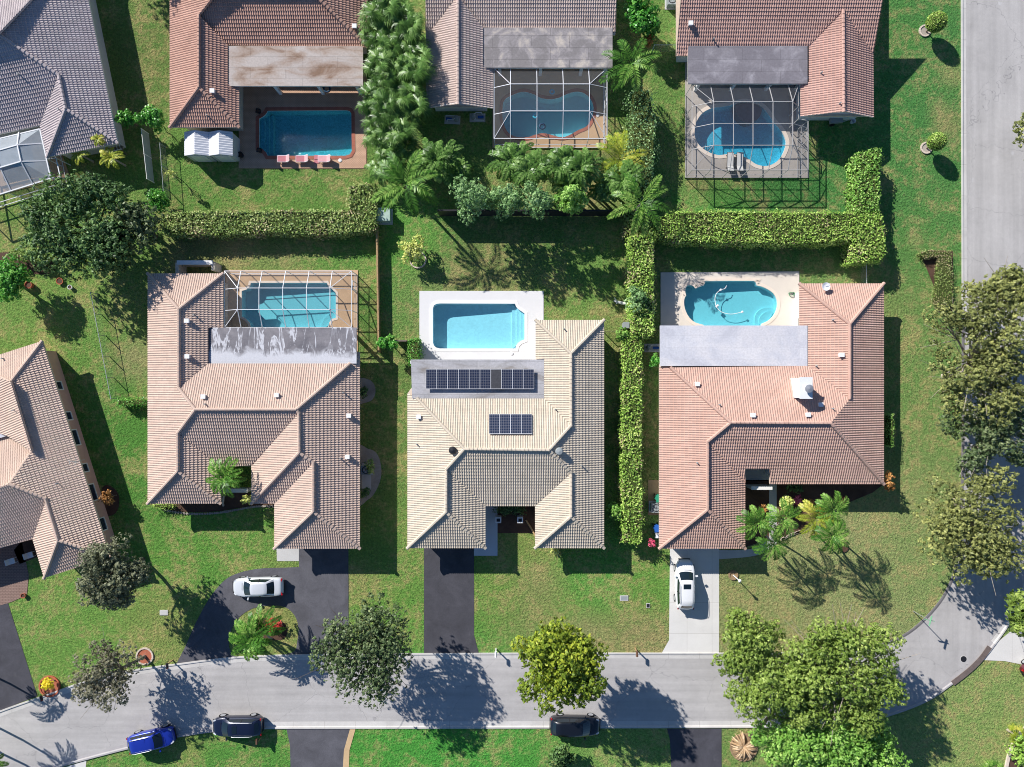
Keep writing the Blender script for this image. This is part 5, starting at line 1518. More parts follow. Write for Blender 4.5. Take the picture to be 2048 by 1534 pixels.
hedge('hedge block ending beside the white gate post near the clay roof', [(1710,424),(1765,428),(1774,505),(1765,518),(1703,526),(1710,480)], 2.4, 'leaf_hedge', 55, dry=.3)
hedge('bright yellow green hedge beside the lawn of the lagoon pool', [(1718,305),(1763,296),(1758,424),(1714,424)], 2.3, 'leaf_lime', 56, dry=.1)
hedge('low box hedge outlining the mulch triangle beside the side street', [(1838,507),(1858,499),(1904,501),(1910,608),(1880,619),(1872,600),(1876,545),(1878,514),(1846,517)], .7, 'leaf_hedge2', 57, dry=.55, bump=.05, size=.11)
hedge('small dark hedge end beside the chain link fence', [(232,799),(294,799),(294,812),(232,813)], 1.2, 'leaf_glossy', 58, size=.13)
hedge('short glossy hedge at the corner of the white pool deck', [(816,678),(838,677),(838,720),(834,732),(816,730)], 1.9, 'leaf_glossy', 59, size=.14)
hedge('slim bright green hedge in the shade east of the clay house', [(1781,832),(1788,828),(1790,850),(1788,893),(1782,895),(1779,860)], 1.6, 'leaf_lime', 60, size=.12, bump=.05)
hedge('shaggy green hedge of climbers between the two caged pools', [(1268,175),(1300,180),(1312,240),(1308,330),(1300,395),(1270,398),(1262,330),(1264,240)], 2.7, 'leaf_jade', 61, bump=.3, size=.2, dens=60)
hedge('shadowed hedge stub joining the climber hedge to the tall hedge', [(1252,420),(1306,425),(1306,470),(1258,470)], 2.0, 'leaf_hedge2', 62, dry=.5, bump=.18)
hedge('front shrub border under the pinkish house eave', [(300,1008),(345,1010),(345,1018),(312,1018)], .8, 'leaf_hedge', 63, size=.12)

# --- shrubs
SH = [
 ('round glossy green shrub beside the terracotta roof corner', 307, 238, 1.8, 33, 'leaf_glossy', 2600, .2, 24),
 ('smaller glossy shrub beside the grey house wall', 256, 238, 1.6, 19, 'leaf_glossy', 1300, .2, None),
 ('bright green shrub on the lawn between the oak and the dwarf tree', 318, 400, 1.5, 27, 'leaf_glossy', 2000, .18, None),
 ('cream and green variegated shrub in a stone ring', 824, 500, 1.4, 30, 'leaf_varieg', 2400, .17, None),
 ('pale jade shrub west of the fence line behind the cream house', 948, 400, 4.3, 46, 'leaf_jade', 3600, .2, 44),
 ('jade shrub in the shade below the plantain clump', 1015, 403, 4.4, 40, 'leaf_jade', 2600, .2, 34),
 ('grey green shrub between the two plantain clumps', 1070, 400, 4.5, 42, 'leaf_jade', 3000, .19, 42),
 ('bright yellow green rosette shrub against the dark back fence', 1142, 410, 4.2, 33, 'leaf_lime', 1800, .24, 30),
 ('bushy palm like shrub at the top edge between two roofs', 1282, 34, 2.5, 40, 'leaf_glossy', 2200, .3, None),
 ('rusty orange shrub below the bushy top edge plant', 1298, 78, 1.2, 13, 'leaf_rust', 500, .17, None),
 ('glossy green shrub over the wooden fence end', 777, 688, 1.8, 22, 'leaf_glossy', 1500, .17, 16),
 ('jade shrub growing out of the tall dividing hedge', 1273, 598, 2.5, 22, 'leaf_jade', 1500, .17, 28),
 ('lime green shrub beside the grey post at the cream roof corner', 1241, 668, 1.5, 16, 'leaf_lime', 900, .16, 14),
 ('deep green shrub behind the porch of the clay house', 1308, 722, 1.5, 11, 'leaf_glossy', 700, .16, 15),
 ('lime green shrub touching the narrow hedge near its south end', 1228, 1020, 1.2, 17, 'leaf_lime', 1000, .18, 19),
 ('tan flowering shrub at the east corner of the clay roof', 1775, 962, 1.8, 11, 'leaf_rust', 500, .16, 22),
 ('pink bougainvillea by the utility bins', 1302, 1085, 1.3, 9, 'leaf_pink', 260, .13, 8),
 ('golden yellow shrub in the brick ring by the mailbox', 98, 1368, .9, 17, 'leaf_gold', 900, .14, 13),
 ('olive shrub in the shaded bed beside the pink wall', 217, 995, 1.4, 12, 'leaf_rust', 700, .14, 22),
 ('dark green shrub on the south lawn near the black car', 1125, 1512, 1.6, 34, 'leaf_oak', 2200, .19, 30),
 ('golden green croton beside the paved entry walk', 1571, 1010, 1.3, 17, 'leaf_varieg', 800, .17, None),
 ('pale flowering dwarf tree on the terracotta house lawn', 347, 350, 1.6, 10, 'leaf_varieg', 260, .14, None),
 ('pale yellow green shrub tucked against the pinkish eave', 497, 1000, 1.2, 12, 'leaf_varieg', 500, .15, None),
 ('low red shrubs behind the island palm', 545, 1250, .6, 24, 'leaf_red', 900, .13, 14),
 ('dark shrub in the shaded gravel bed near the air conditioner', 742, 935, .9, 12, 'leaf_hedge2', 700, .13, 24),
 ('low shrub in the upper gravel bed beside the pinkish house', 728, 785, .8, 13, 'leaf_oak', 500, .13, 14),
 ('low shrub in the lower bed beside the pinkish house', 730, 985, .8, 12, 'leaf_oak', 500, .13, 14),
 ('green groundcover clump at the west edge above the clay pots', 60, 515, .8, 50, 'leaf_hedge2', 1800, .16, 18),
 ('leafy shrub in the planted corner bed at the frame edge', 2035, 1505, 1.3, 22, 'leaf_hedge', 1200, .16, 40),
 ('small yellow green shrub by the entry of the cream house', 1110, 1103, .7, 9, 'leaf_varieg', 260, .13, None),
 ('dark shrub row under the front eave of the cream house', 1020, 1018, .8, 40, 'leaf_oak', 1300, .14, 9),
 ('dark foundation shrub under the clay house front eave', 1590, 975, .9, 24, 'leaf_oak', 900, .14, 10),
]
for i, (lab, px, py, z, r, lf, n, sz, ry) in enumerate(SH):
    shrub('shrub', lab, px, py, z, r, lf, n, sz, 200 + i, ry=ry)
def fan_heads(i):
    r = random.Random(900 + i)
    return [(0, 0, 0)] + [(r.uniform(-1.3, 1.3), r.uniform(-1.2, 1.2), r.uniform(-1.3, .35)) for _ in range(8)]
# --- fan palm row between the terracotta and taupe houses
FG = 'fan leaved palms in the row between two roofs'
for i, (px, py, r, lab) in enumerate([
    (775, 22, 50, 'fan leaved palm at the top edge between the terracotta and taupe roofs'),
    (815, 62, 46, 'fan leaved palm beside the ridge end of the taupe gable'),
    (765, 92, 44, 'fan leaved palm beside the hip of the terracotta roof'),
    (812, 132, 48, 'fan leaved palm casting its shade on the taupe roof'),
    (768, 160, 46, 'fan leaved palm beside the tan porch roof corner'),
    (806, 200, 46, 'fan leaved palm across from the brick deck shadow edge'),
    (772, 228, 44, 'fan leaved palm beside the shaded part of the brick deck'),
    (800, 268, 46, 'fan leaved palm beside the sunlit corner of the brick deck'),
    (775, 300, 36, 'lowest fan leaved palm of the row, beside the deck corner')]):
    palm('fan_palm', lab, px, py, 4.3 - .2 * (i % 3), r, 'palm_dark', 300 + i, kind='fan', n=15, trunk_r=.05, group=FG, heads=fan_heads(i), len=.72, rise=1.25, wild=1)
# --- big leaved plants
for i, (px, py, r, z, lab) in enumerate([
    (872, 320, 42, 4.2, 'plantain clump in the gap below the taupe gable'),
    (905, 345, 26, 2.2, 'smaller plantain clump on the shady side below the taupe gable'),
    (775, 345, 34, 2.2, 'plantain clump under the long leaved coconut palm'),
    (1022, 322, 38, 4.8, 'plantain clump at the western corner of the kidney pool cage'),
    (1056, 340, 38, 5.0, 'plantain clump below the second beam of the kidney pool cage'),
    (1120, 330, 38, 5.0, 'plantain clump below the third beam of the kidney pool cage'),
    (1160, 338, 38, 5.0, 'plantain clump below the eastern corner of the kidney pool cage'),
    (1142, 372, 30, 4.2, 'low plantain clump above the rosette shrub'),
    (1245, 362, 36, 4.4, 'plantain clump under the yellow palm'),
    (1215, 380, 26, 3.4, 'small plantain clump on the dry grass by the yellow palm')]):
    palm('plantain_plant', lab, px, py, z, r, 'palm_dark', 330 + i, kind='feather', n=12, trunk_r=.08, bark='bark', len=1.15, rise=1.1, droop=1.3, ll=.42, w=.12, nl=18, vee=.3, heads=((0, 0, 0), (.7, .5, -.3), (-.6, .3, -.5)), cat='plant')
# --- palms
palm('coconut_palm', 'long leaved coconut palm beside the green utility box', 812, 368, 5.6, 62, 'palm', 350, n=10, trunk_r=.13, ll=.75, w=.09, nl=34, rise=.8, droop=.7, base=(818,380))
palm('coconut_palm', 'bright green palm beside the patchy grey porch roof', 1262, 128, 4.2, 56, 'palm', 351, n=9, trunk_r=.12, ll=.7, w=.09, nl=26, rise=.9, droop=.8)
palm('coconut_palm', 'yellowing palm at the corner of the kidney pool cage', 1240, 318, 3.8, 48, 'palm_yellow', 352, n=10, trunk_r=.11, ll=.62, w=.09, nl=24, rise=.95, droop=.7)
palm('coconut_palm', 'drooping palm at the hedge corner behind the lagoon pool yard', 1283, 405, 4.8, 58, 'palm', 353, n=9, trunk_r=.12, ll=.6, w=.08, nl=26, rise=.8, droop=1.0)
palm('adonidia_palm', 'leafy palm in front of the pinkish house entry', 448, 955, 4.0, 38, 'palm', 354, n=13, base=(446,1012), ll=.5, w=.12, nl=18, rise=1.0, droop=.7)
PG = 'entry palms of the clay house'
for i, (px, py, r, z, base, lf, lab) in enumerate([
    (1514, 1046, 33, 5.4, (1538,1078), 'palm', 'leaning palm over the garage eave of the clay house'),
    (1567, 1036, 33, 5.6, (1544,1074), 'palm', 'leaning palm over the entry walk of the clay house'),
    (1547, 1088, 33, 5.2, (1541,1082), 'palm', 'leaning palm over the curved walk corner'),
    (1632, 1035, 34, 5.6, (1626,1062), 'palm_yellow', 'tall palm over the red bromeliads, nearest the croton'),
    (1666, 1018, 36, 6.0, (1640,1050), 'palm', 'tall palm over the flower bed nearest the clay eave'),
    (1664, 1072, 32, 6.2, (1672,1086), 'palm', 'tall palm over the lawn beside the small brown mulch ring')]):
    palm('adonidia_palm', lab, px, py, z, r * 1.1, lf, 360 + i, n=10, base=base, ll=.5, w=.065, nl=28, rise=.95, droop=1.15, group=PG, trunk_r=.08)
palm('adonidia_palm', 'bushy palm on the driveway island beside low red shrubs', 506, 1276, 3.2, 42, 'palm', 370, n=12, base=(540,1282), ll=.5, w=.13, nl=18, rise=1.1, droop=.8, heads=((0, 0, 0), (.5, .6, -.4), (-.5, -.3, -.5)))
palm('adonidia_palm', 'small yellowing palm by the side wall of the grey house', 222, 315, 2.4, 22, 'palm_yellow', 371, n=9, ll=.35, w=.08, nl=16)
palm('adonidia_palm', 'small golden palm at the eave of the grey house', 158, 308, 2.2, 20, 'palm_yellow', 372, n=8, ll=.32, w=.08, nl=16)
palm('adonidia_palm', 'little palm sprouting over the grey roof eave', 196, 278, 3.0, 12, 'palm_yellow', 373, n=6, ll=.25, w=.08, nl=12, base=(200,294))
palm('adonidia_palm', 'tall palm outside the frame shading the street corner', -62, 1462, 4.6, 44, 'palm', 374, n=11, base=(-30,1440), ll=.55, w=.1, nl=22)
palm('adonidia_palm', 'second palm outside the frame shading the street corner', -20, 1520, 3.2, 30, 'palm', 375, n=9, base=(-8,1500), ll=.45, w=.1, nl=20)
palm('adonidia_palm', 'palm outside the frame shading the dark west driveway', -72, 1345, 4.2, 36, 'palm', 376, n=10, base=(-56,1330), ll=.5, w=.1, nl=20)
palm('fan_palm', 'pale spiky palm in the corner bed at the frame edge', 2030, 1470, 1.0, 24, 'palm_yellow', 377, kind='fan', n=14, trunk_r=.1, len=1.0)
palm('fan_palm', 'spiky palm in the corner bed, at the south edge', 1988, 1540, 1.0, 26, 'palm', 378, kind='fan', n=16, trunk_r=.1, len=1.0)
# bromeliads and the dried agave
for i, (px, py, r, lf, lab) in enumerate([(1593, 999, 11, 'leaf_pink', 'hot pink bromeliad in the shaded bed by the entry walk'), (1683, 1001, 9, 'leaf_red', 'red bromeliad at the east end of the palm bed'),
      (1639, 1022, 10, 'leaf_red', 'red bromeliad between the tall palms'), (1524, 1016, 10, 'leaf_rust', 'orange bromeliad beside the garage eave'), (1621, 1005, 8, 'leaf_rust', 'brown orange bromeliad in the middle of the palm bed')]):
    palm('bromeliad_plant', lab, px, py, .5, r, lf, 400 + i, kind='blade', n=22, trunk_r=.05, bark='bark', w=.12, rise=1.2, droop=.3, cat='plant')
palm('agave_plant', 'dried pale agave lying in the bare earth circle', 1487, 1493, .3, 25, 'palm_dry', 410, kind='blade', n=34, trunk_r=.2, bark='twig', w=.16, rise=.7, droop=.5, cat='plant')
# ------------------------------------------------------------------ cars (local x forward)
def lerp_tab(tab, x):
    for (a, va), (b, vb) in zip(tab, tab[1:]):
        if x <= b: return va + (vb - va) * (0 if b == a else (x - a) / (b - a))
    return tab[-1][1]
def car(name, label, px, py, rz, L, W, Hh, paint, kind='sedan', sunroof=False, rails=False, z=.016, cat='car', roof_pillar=True):
    root = thing(name, label, cat, (*P(px, py)[:2], z), rz)
    hood = .76 if kind == 'sedan' else .98
    belt = .92 if kind == 'sedan' else 1.08
    # tables over t (0 nose, 1 tail): deck height and half width
    if kind == 'sedan':
        zt = [(0, .5), (.02, .64), (.08, .74), (.26, .9), (.34, .94), (.8, .98), (.95, .96), (.985, .86), (1, .62)]
        cab = dict(b0=.25, b1=.845, r0=.415, r1=.70)
    else:
        zt = [(0, .55), (.02, .8), (.07, .92), (.24, 1.04), (.32, 1.08), (.9, 1.1), (.97, 1.06), (.99, .95), (1, .66)]
        cab = dict(b0=.235, b1=.975, r0=.385, r1=.87)
    wt = [(0, .44), (.012, .58), (.03, .71), (.06, .82), (.11, .92), (.2, .99), (.3, 1), (.75, 1), (.88, .96), (.95, .88), (.985, .76), (1, .6)]
    X = lambda t: L * (.5 - t)
    st = [0, .012, .03, .06, .1, .15, .2, .26, .34, .42, .5, .58, .66, .74, .8, .86, .91, .95, .975, .99, 1]
    V, F = [], []
    for t in st:
        w = lerp_tab(wt, t) * W / 2; h = lerp_tab(zt, t)
        arch = max(0, 1 - abs(t - .185) / .07, 1 - abs(t - .8) / .07)
        lo = .2 + .0 * arch
        half = [(0, h), (.45 * w, h - .008), (.78 * w, h - .03), (.93 * w, h - .08), (.985 * w, h - .16), (w, max(h - .32, .42)), (.985 * w, max(lo + .1, .34)), (.93 * w, lo), (0, lo)]
        ring = [(X(t), y, zz) for y, zz in half] + [(X(t), -y, zz) for y, zz in half[-2:0:-1]]
        V += ring
    m = 16
    for i in range(len(st) - 1):
        for j in range(m):
            F.append((i*m + j, i*m + (j+1) % m, (i+1)*m + (j+1) % m, (i+1)*m + j))
    F.append(tuple(range(m))[::-1]); F.append(tuple((len(st)-1)*m + j for j in range(m)))
    me = bpy.data.meshes.new('body'); me.from_pydata(V, [], F); me.polygons.foreach_set('use_smooth', [True] * len(F)); me.update()
    bm = bmesh.new(); bm.from_mesh(me); bmesh.ops.recalc_face_normals(bm, faces=bm.faces); bm.to_mesh(me); bm.free()
    b = link_mesh('body', me, MAT[paint], root, local=True)
    sd = b.modifiers.new('sub', 'SUBSURF'); sd.levels = 1; sd.render_levels = 1
    # cabin
    zb = belt - .06; zr = Hh; wb = W / 2 * .90; wr = W / 2 * (.68 if kind == 'sedan' else .74)
    nb = 7
    def edge(t0, z0, w0, bow):
        return [Vector((X(t0) + bow * (1 - (abs(2 * k / (nb - 1) - 1)) ** 2.2), w0 * (2 * k / (nb - 1) - 1), z0)) for k in range(nb)]
    fb, fr = edge(cab['b0'], zb, wb * .93, .16), edge(cab['r0'], zr - .06, wr * .94, .08)
    rb, rr = edge(cab['b1'], zb + .02, wb * (.9 if kind == 'sedan' else .84), -.10), edge(cab['r1'], zr - .05, wr * .92, -.06)
    mb = MB()
    crown = lambda v, k: v
    cols = []
    ns = 5
    for s_ in range(ns + 1):
        u = s_ / ns; row = []
        for k in range(nb):
            p = fr[k].lerp(rr[k], u); a = 2 * k / (nb - 1) - 1
            p.z = zr - .06 + .06 * math.sin(math.pi * min(1, .12 + .8 * u)) * 1 - .035 * a * a
            wmul = 1 + .07 * math.sin(math.pi * u); p.y *= wmul
            row.append(p)
        cols.append(row)
    fr, rr = cols[0], cols[-1]
    for s_ in range(ns):
        for k in range(nb - 1): mb.face([cols[s_][k], cols[s_+1][k], cols[s_+1][k+1], cols[s_][k+1]][::-1])
    for k in range(nb - 1):
        mb.face([fb[k], fr[k], fr[k+1], fb[k+1]][::-1]); mb.face([rb[k], rr[k], rr[k+1], rb[k+1]])
    sides = []
    for sg, k in ((-1, 0), (1, nb - 1)):
        top = [cols[s_][k] for s_ in range(ns + 1)]
        bot = [fb[k].lerp(rb[k], s_ / ns) for s_ in range(ns + 1)]
        for i, v in enumerate(bot): v.y = sg * wb * (.93 + .07 * math.sin(math.pi * i / ns)) 
        for s_ in range(ns): mb.face([bot[s_], bot[s_+1], top[s_+1], top[s_]] if sg < 0 else [bot[s_+1], bot[s_], top[s_], top[s_+1]])
        sides.append((sg, bot, top))
    ro = mb.build('roof', MAT[paint], root, local=True, smooth=True)
    bm = bmesh.new(); bm.from_mesh(ro.data); bmesh.ops.remove_doubles(bm, verts=bm.verts, dist=.002); bmesh.ops.recalc_face_normals(bm, faces=bm.faces); bm.to_mesh(ro.data); bm.free()
    def pane(nm, lo, hi, ins_s, ins_t, ins_b, off, mat='car_glass'):
        mbp = MB(); n = len(lo)
        rows = []
        for q in range(4):
            u = ins_b + (1 - ins_b - ins_t) * q / 3; row = []
            for k in range(n):
                v = ins_s + (n - 1 - 2 * ins_s) * k / (n - 1); i = min(int(v), n - 2); f = v - i
                a = lo[i].lerp(lo[i+1], f); c = hi[i].lerp(hi[i+1], f); row.append(a.lerp(c, u) + off)
            rows.append(row)
        for q in range(3):
            for k in range(n - 1): mbp.face([rows[q][k], rows[q][k+1], rows[q+1][k+1], rows[q+1][k]])
        return mbp.build(nm, MAT[mat], root, local=True, smooth=True)
    pane('windscreen', fb, fr, .35, .04, .12, Vector((.012, 0, .012)))
    pane('rear_window', rb, rr, .55 if kind == 'sedan' else .6, .06, .16 if kind == 'sedan' else .35, Vector((-.012, 0, .012)))
    for sg, bot, top in sides:
        w1 = pane('side_window', bot, top, .45, .1, .12, Vector((0, sg * .012, .006)))
    if kind != 'sedan' or True:
        for sg, bot, top in sides:   # dark door pillar strip across the side glass
            p, q_ = bot[2].lerp(bot[3], .6), top[2].lerp(top[3], .5)
            MB().bar(p + Vector((0, sg * .015, .05)), q_ + Vector((0, sg * .015, 0)), .07, .02).build('door_pillar', MAT['black_metal'], root, local=True)
    # wheels
    wr_ = .33 if kind == 'sedan' else .37
    for x in (X(.185), X(.80)):
        for sg in (-1, 1):
            y = sg * (W / 2 - .115); n = 18
            mw = MB(); mw.tube([(x, y - .11, wr_), (x, y + .11, wr_)], wr_, n)
            wh = mw.build('wheel', MAT['dark'], root, local=True)
            MB().tube([(x, y + sg * .1, wr_), (x, y + sg * .122, wr_)], wr_ * .66, n).build('rim', MAT['metal'], wh, local=True)
    for sg in (-1, 1):
        hx = X(.06); hy = sg * W / 2 * .62; hz = lerp_tab(zt, .05) - .05
        MB().box((hx, hy, hz - .02), (.3, .24, .08), sg * -.5, tilt=(0, .3)).build('headlight', MAT['clear_lamp'], root, local=True)
        tx = X(.97); MB().box((tx, sg * W / 2 * .68, lerp_tab(zt, .97) - .1), (.14, .34, .14), sg * .4).build('tail_light', MAT['red_lamp'], root, local=True)
        mxx = X(cab['b0'] + .075); mm = MB()
        mm.box((mxx, sg * (W / 2 + .09), belt + .03), (.13, .22, .14), sg * -.2).build('side_mirror', MAT[paint], root, local=True)
    if sunroof:
        c = X((cab['r0'] + .09)); MB().box((c - .1, 0, zr + .0), (.46, W * .38, .012)).build('sunroof', MAT['car_glass'], root, local=True)
    if rails:
        for sg in (-1, 1):
            MB().tube([(X(cab['r0'] + .05), sg * wr * .93, zr - .02), (X(cab['r0'] + .1), sg * wr * .95, zr + .04), (X(cab['r1'] - .08), sg * wr * .95, zr + .04), (X(cab['r1'] - .02), sg * wr * .93, zr - .02)], .022, 6).build('roof_rail', MAT['metal'], root, local=True)
    for z_, x_, nm in ((.42, X(0.0) + .005, 'front_bumper'), (.46, X(1.0) - .005, 'rear_bumper')):
        MB().box((x_, 0, z_), (.08, W * .6, .16)).build(nm, MAT['black_metal'], root, local=True)
    # shut lines of bonnet and boot, wipers
    MB().tube([(X(cab['b0'] - .005) + .17, -W * .28, belt - .015), (X(cab['b0'] - .005) + .2, W * .1, belt - .01)], .012, 4).build('wiper', MAT['black_metal'], root, local=True)
    return root
car('parked_car', 'silver white sedan with dark windows on the circular driveway', 521, 1170, R(181.5), 4.85, 1.84, 1.43, 'paint_silver', 'sedan')
car('parked_car', 'white sport utility car with sunroof nosed up to the garage', 1366, 1164, R(90), 4.65, 1.84, 1.62, 'paint_white', 'suv', sunroof=True, rails=True, z=.026)
car('parked_car', 'dark navy car with sunroof and roof bars along the south kerb', 481, 1445, R(181), 4.75, 1.86, 1.5, 'paint_navy', 'suv', sunroof=True, rails=True)
car('parked_car', 'bright blue car half on the grass at the south kerb', 311, 1472, R(12.5), 4.35, 1.84, 1.58, 'paint_blue', 'suv', rails=True)
car('parked_car', 'black car parked under the yellow green tree', 1149, 1444, R(-1), 4.75, 1.86, 1.6, 'paint_black', 'suv')
car('parked_car', 'maroon car with pale roof cut by the frame edge at the bend', 2078, 1316, R(40), 4.6, 1.82, 1.45, 'paint_maroon', 'sedan')

# ------------------------------------------------------------------ fences and walls
def fence(label, p, q, h, mat, kind='rail', gap=2.0, name='fence', mesh='chain'):
    A, B = Vector(P(*p)), Vector(P(*q)); L = (B - A).length; d = (B - A) / L
    t = thing(name, label, 'fence', A)
    n = max(1, round(L / gap))
    for i in range(n + 1):
        c = A + d * (L * i / n); MB().box((c.x, c.y, h / 2 + .03), (.06, .06, h + .04), math.atan2(d.y, d.x)).build('post', MAT[mat], t)
    if kind == 'board':
        MB().bar(A + Vector((0, 0, h * .5)), B + Vector((0, 0, h * .5)), .04, h * .96).build('board_panel', MAT[mat], t)
        MB().bar(A + Vector((0, 0, h)), B + Vector((0, 0, h)), .15, .04).build('top_rail', MAT[mat], t)
    else:
        MB().bar(A + Vector((0, 0, h)), B + Vector((0, 0, h)), .04, .04).build('top_rail', MAT[mat], t)
        MB().face([A + Vector((0, 0, .03)), B + Vector((0, 0, .03)), B + Vector((0, 0, h)), A + Vector((0, 0, h))]).build('mesh_panel', MAT[mesh], t)
    return t
fence('white vinyl panel fence between the grey house and the terracotta lawn', (298,268), (309,366), 1.4, 'trim', 'rail', mesh='screen_white')
fence('chain link fence with white top rail beside the pinkish house', (196,588), (236,797), 1.2, 'metal')
fence('tan wooden fence beside the caged teal pool', (757,450), (761,705), 1.0, 'wood', 'board')
fence('short white gate fence between the hedge block and the clay roof', (1722,527), (1723,570), 1.0, 'trim', 'rail')
fence('tall dark board fence across the back of the cream house yard', (880,432), (1250,432), 2.2, 'black_metal', 'board')
fence('grey timber side gate beside the glossy hedge', (793,683), (817,683), 1.3, 'grey_wood', 'board')
fence('grey rail gate at the east corner of the cream house', (1207,664), (1236,664), 1.2, 'grey_wood', 'rail')
fence('wire fence along the terracotta house lawn', (332,295), (342,425), 1.2, 'grey_plastic')
fence('thin pale gate between the palm and the rose brown roof', (1303,104), (1352,104), 1.4, 'trim')
# low U-shaped masonry wall at the pinkish house
w = thing('garden_wall', 'low cream masonry screen wall behind the pinkish roof corner', 'wall', P(408, 538))
a = [P(370,552)[:2], P(370,531)[:2], P(440,531)[:2], P(440,546)[:2]]
for i in range(3):
    p, q = a[i], a[i + 1]
    MB().bar((*p, .8), (*q, .8), .3, 1.6).build('wall_leg' if i != 1 else 'back_wall', MAT['cream_wall'], w)
MB().bar((*P(370,531)[:2], 1.63), (*P(440,531)[:2], 1.63), .4, .07).build('coping', MAT['trim'], w)
w = thing('garden_wall', 'low white courtyard wall by the entry palm of the pinkish house', 'wall', P(475, 978))
MB().bar((*P(447,978)[:2], .5), (*P(503,978)[:2], .5), .3, 1.0).build('wall_body', MAT['white_wall'], w)
MB().bar((*P(447,978)[:2], 1.03), (*P(503,978)[:2], 1.03), .36, .06).build('coping', MAT['trim'], w)
w = thing('garden_wall', 'low stuccoed courtyard wall in the entry notch of the clay house', 'wall', P(1514, 970))
MB().bar((*P(1491,971)[:2], .8), (*P(1532,971)[:2], .8), .25, 1.6).build('wall_body', MAT['grey_wall'], w)
MB().bar((*P(1491,971)[:2], 1.63), (*P(1532,971)[:2], 1.63), .32, .06).build('coping', MAT['trim'], w)

# ------------------------------------------------------------------ storage sheds
def shed(label, px0, py0, px1, py1):
    z = 2.1
    A, B = P(px0, py1, z), P(px1, py0, z)
    t = thing('storage_shed', label, 'shed', ((A[0] + B[0]) / 2, (A[1] + B[1]) / 2, 0), 0, 'twin white sheds behind the terracotta house')
    w, d = (B[0] - A[0]), (B[1] - A[1]); cx, cy = (A[0] + B[0]) / 2, (A[1] + B[1]) / 2
    MB().box((cx, cy, .95), (w - .12, d - .12, 1.9)).build('wall', MAT['grey_wall'], t)
    mb = MB(); n = 10
    for k in range(n):
        y0 = A[1] + d * k / n; y1 = A[1] + d * (k + 1) / n; dz = .03
        for (xa, za, xb, zb) in ((A[0], 1.92, cx, 2.35), (cx, 2.35, B[0], 1.92)):
            mb.face([(xa, y0, za), (xb, y0, zb), (xb, y1 - .05, zb + dz), (xa, y1 - .05, za + dz)])
            mb.face([(xa, y1 - .05, za + dz), (xb, y1 - .05, zb + dz), (xb, y1, zb), (xa, y1, za)])
    mb.build('roof', MAT['white_metal'], t)
    MB().face([(A[0]+.06, A[1]+.06, 1.9), (B[0]-.06, A[1]+.06, 1.9), (cx, A[1]+.06, 2.32)]).build('gable', MAT['white_metal'], t)
    MB().box((cx, A[1] + .03, .9), (w * .6, .05, 1.7)).build('door', MAT['trim'], t)
shed('white storage shed with ribbed gable roof, the twin nearer the fence', 367, 262, 416, 310)
shed('white storage shed with ribbed gable roof, the twin nearer the brick deck', 416, 262, 464, 310)

# ------------------------------------------------------------------ yard equipment
def ac_unit(label, px, py):
    t = thing('air_conditioner', label, 'air conditioner', P(px, py), 0, 'outdoor air conditioning units')
    MB().box((0, 0, .4), (.85, .85, .7)).box((0, 0, .77), (.9, .9, .05)).build('cabinet', MAT['grey_plastic'], t, local=True)
    MB().lathe((0, 0, .79), [(.36, 0), (.36, .03), (.3, .035), (.3, .0), (.0, -.02)], 18).build('fan_guard', MAT['black_metal'], t, local=True)
    f = MB()
    for k in range(4): f.box((.13 * math.cos(k * 1.57), .13 * math.sin(k * 1.57), .815), (.26, .1, .012), k * 1.57)
    f.build('fan_blade', MAT['metal'], t, local=True)
    MB().box((0, 0, .03), (1.1, 1.1, .06)).build('base_pad', MAT['walk'], t, local=True)
ac_unit('grey air conditioner on a pad in the gravel bed beside the pinkish house', 735, 938)
ac_unit('grey air conditioner beside the green bin at the clay house', 1309, 1013)
ac_unit('grey air conditioner beside the rose brown roof at the top edge', 1341, 8)
tag(MB().box((*P(733,962)[:2], .04), (.9, 1.6, .08)).build('paving_slab', MAT['walk']), 'plain concrete slab beside the air conditioner in the gravel bed', 'slab')
def bin_(label, px, py, mat, lid, rz=0.1):
    t = thing('wheelie_bin', label, 'bin', P(px, py), rz)
    mb = MB(); mb.lathe((0, 0, 0), [(.0, .02), (.3, .02), (.4, .95), (.0, .95)], 4); mb.build('bin_body', MAT[mat], t, local=True)
    MB().box((0, 0, .985), (.62, .66, .06)).box((0, .3, .93), (.5, .06, .06)).build('lid', MAT[lid], t, local=True)
    for sg in (-1, 1): MB().tube([(sg * .24 - .03, .3, .1), (sg * .24 + .03, .3, .1)], .1, 10).build('wheel', MAT['dark'], t, local=True)
bin_('blue recycling bin beside the clay house garage wall', 1311, 1053, 'blue_plastic', 'blue_plastic')
bin_('green bin between the clay house wall and the air conditioner', 1314, 994, 'green_plastic', 'green_plastic')
t = thing('utility_chair', 'white plastic chair beside the blue recycling bin', 'chair', P(1314, 1069), R(-90))
MB().box((0, 0, .42), (.5, .5, .05)).build('seat', MAT['white'], t, local=True); MB().box((-.24, 0, .66), (.05, .5, .46)).build('backrest', MAT['white'], t, local=True)
for x in (-.22, .22):
    for y in (-.22, .22): MB().box((x, y, .2), (.05, .05, .4)).build('leg', MAT['white'], t, local=True)
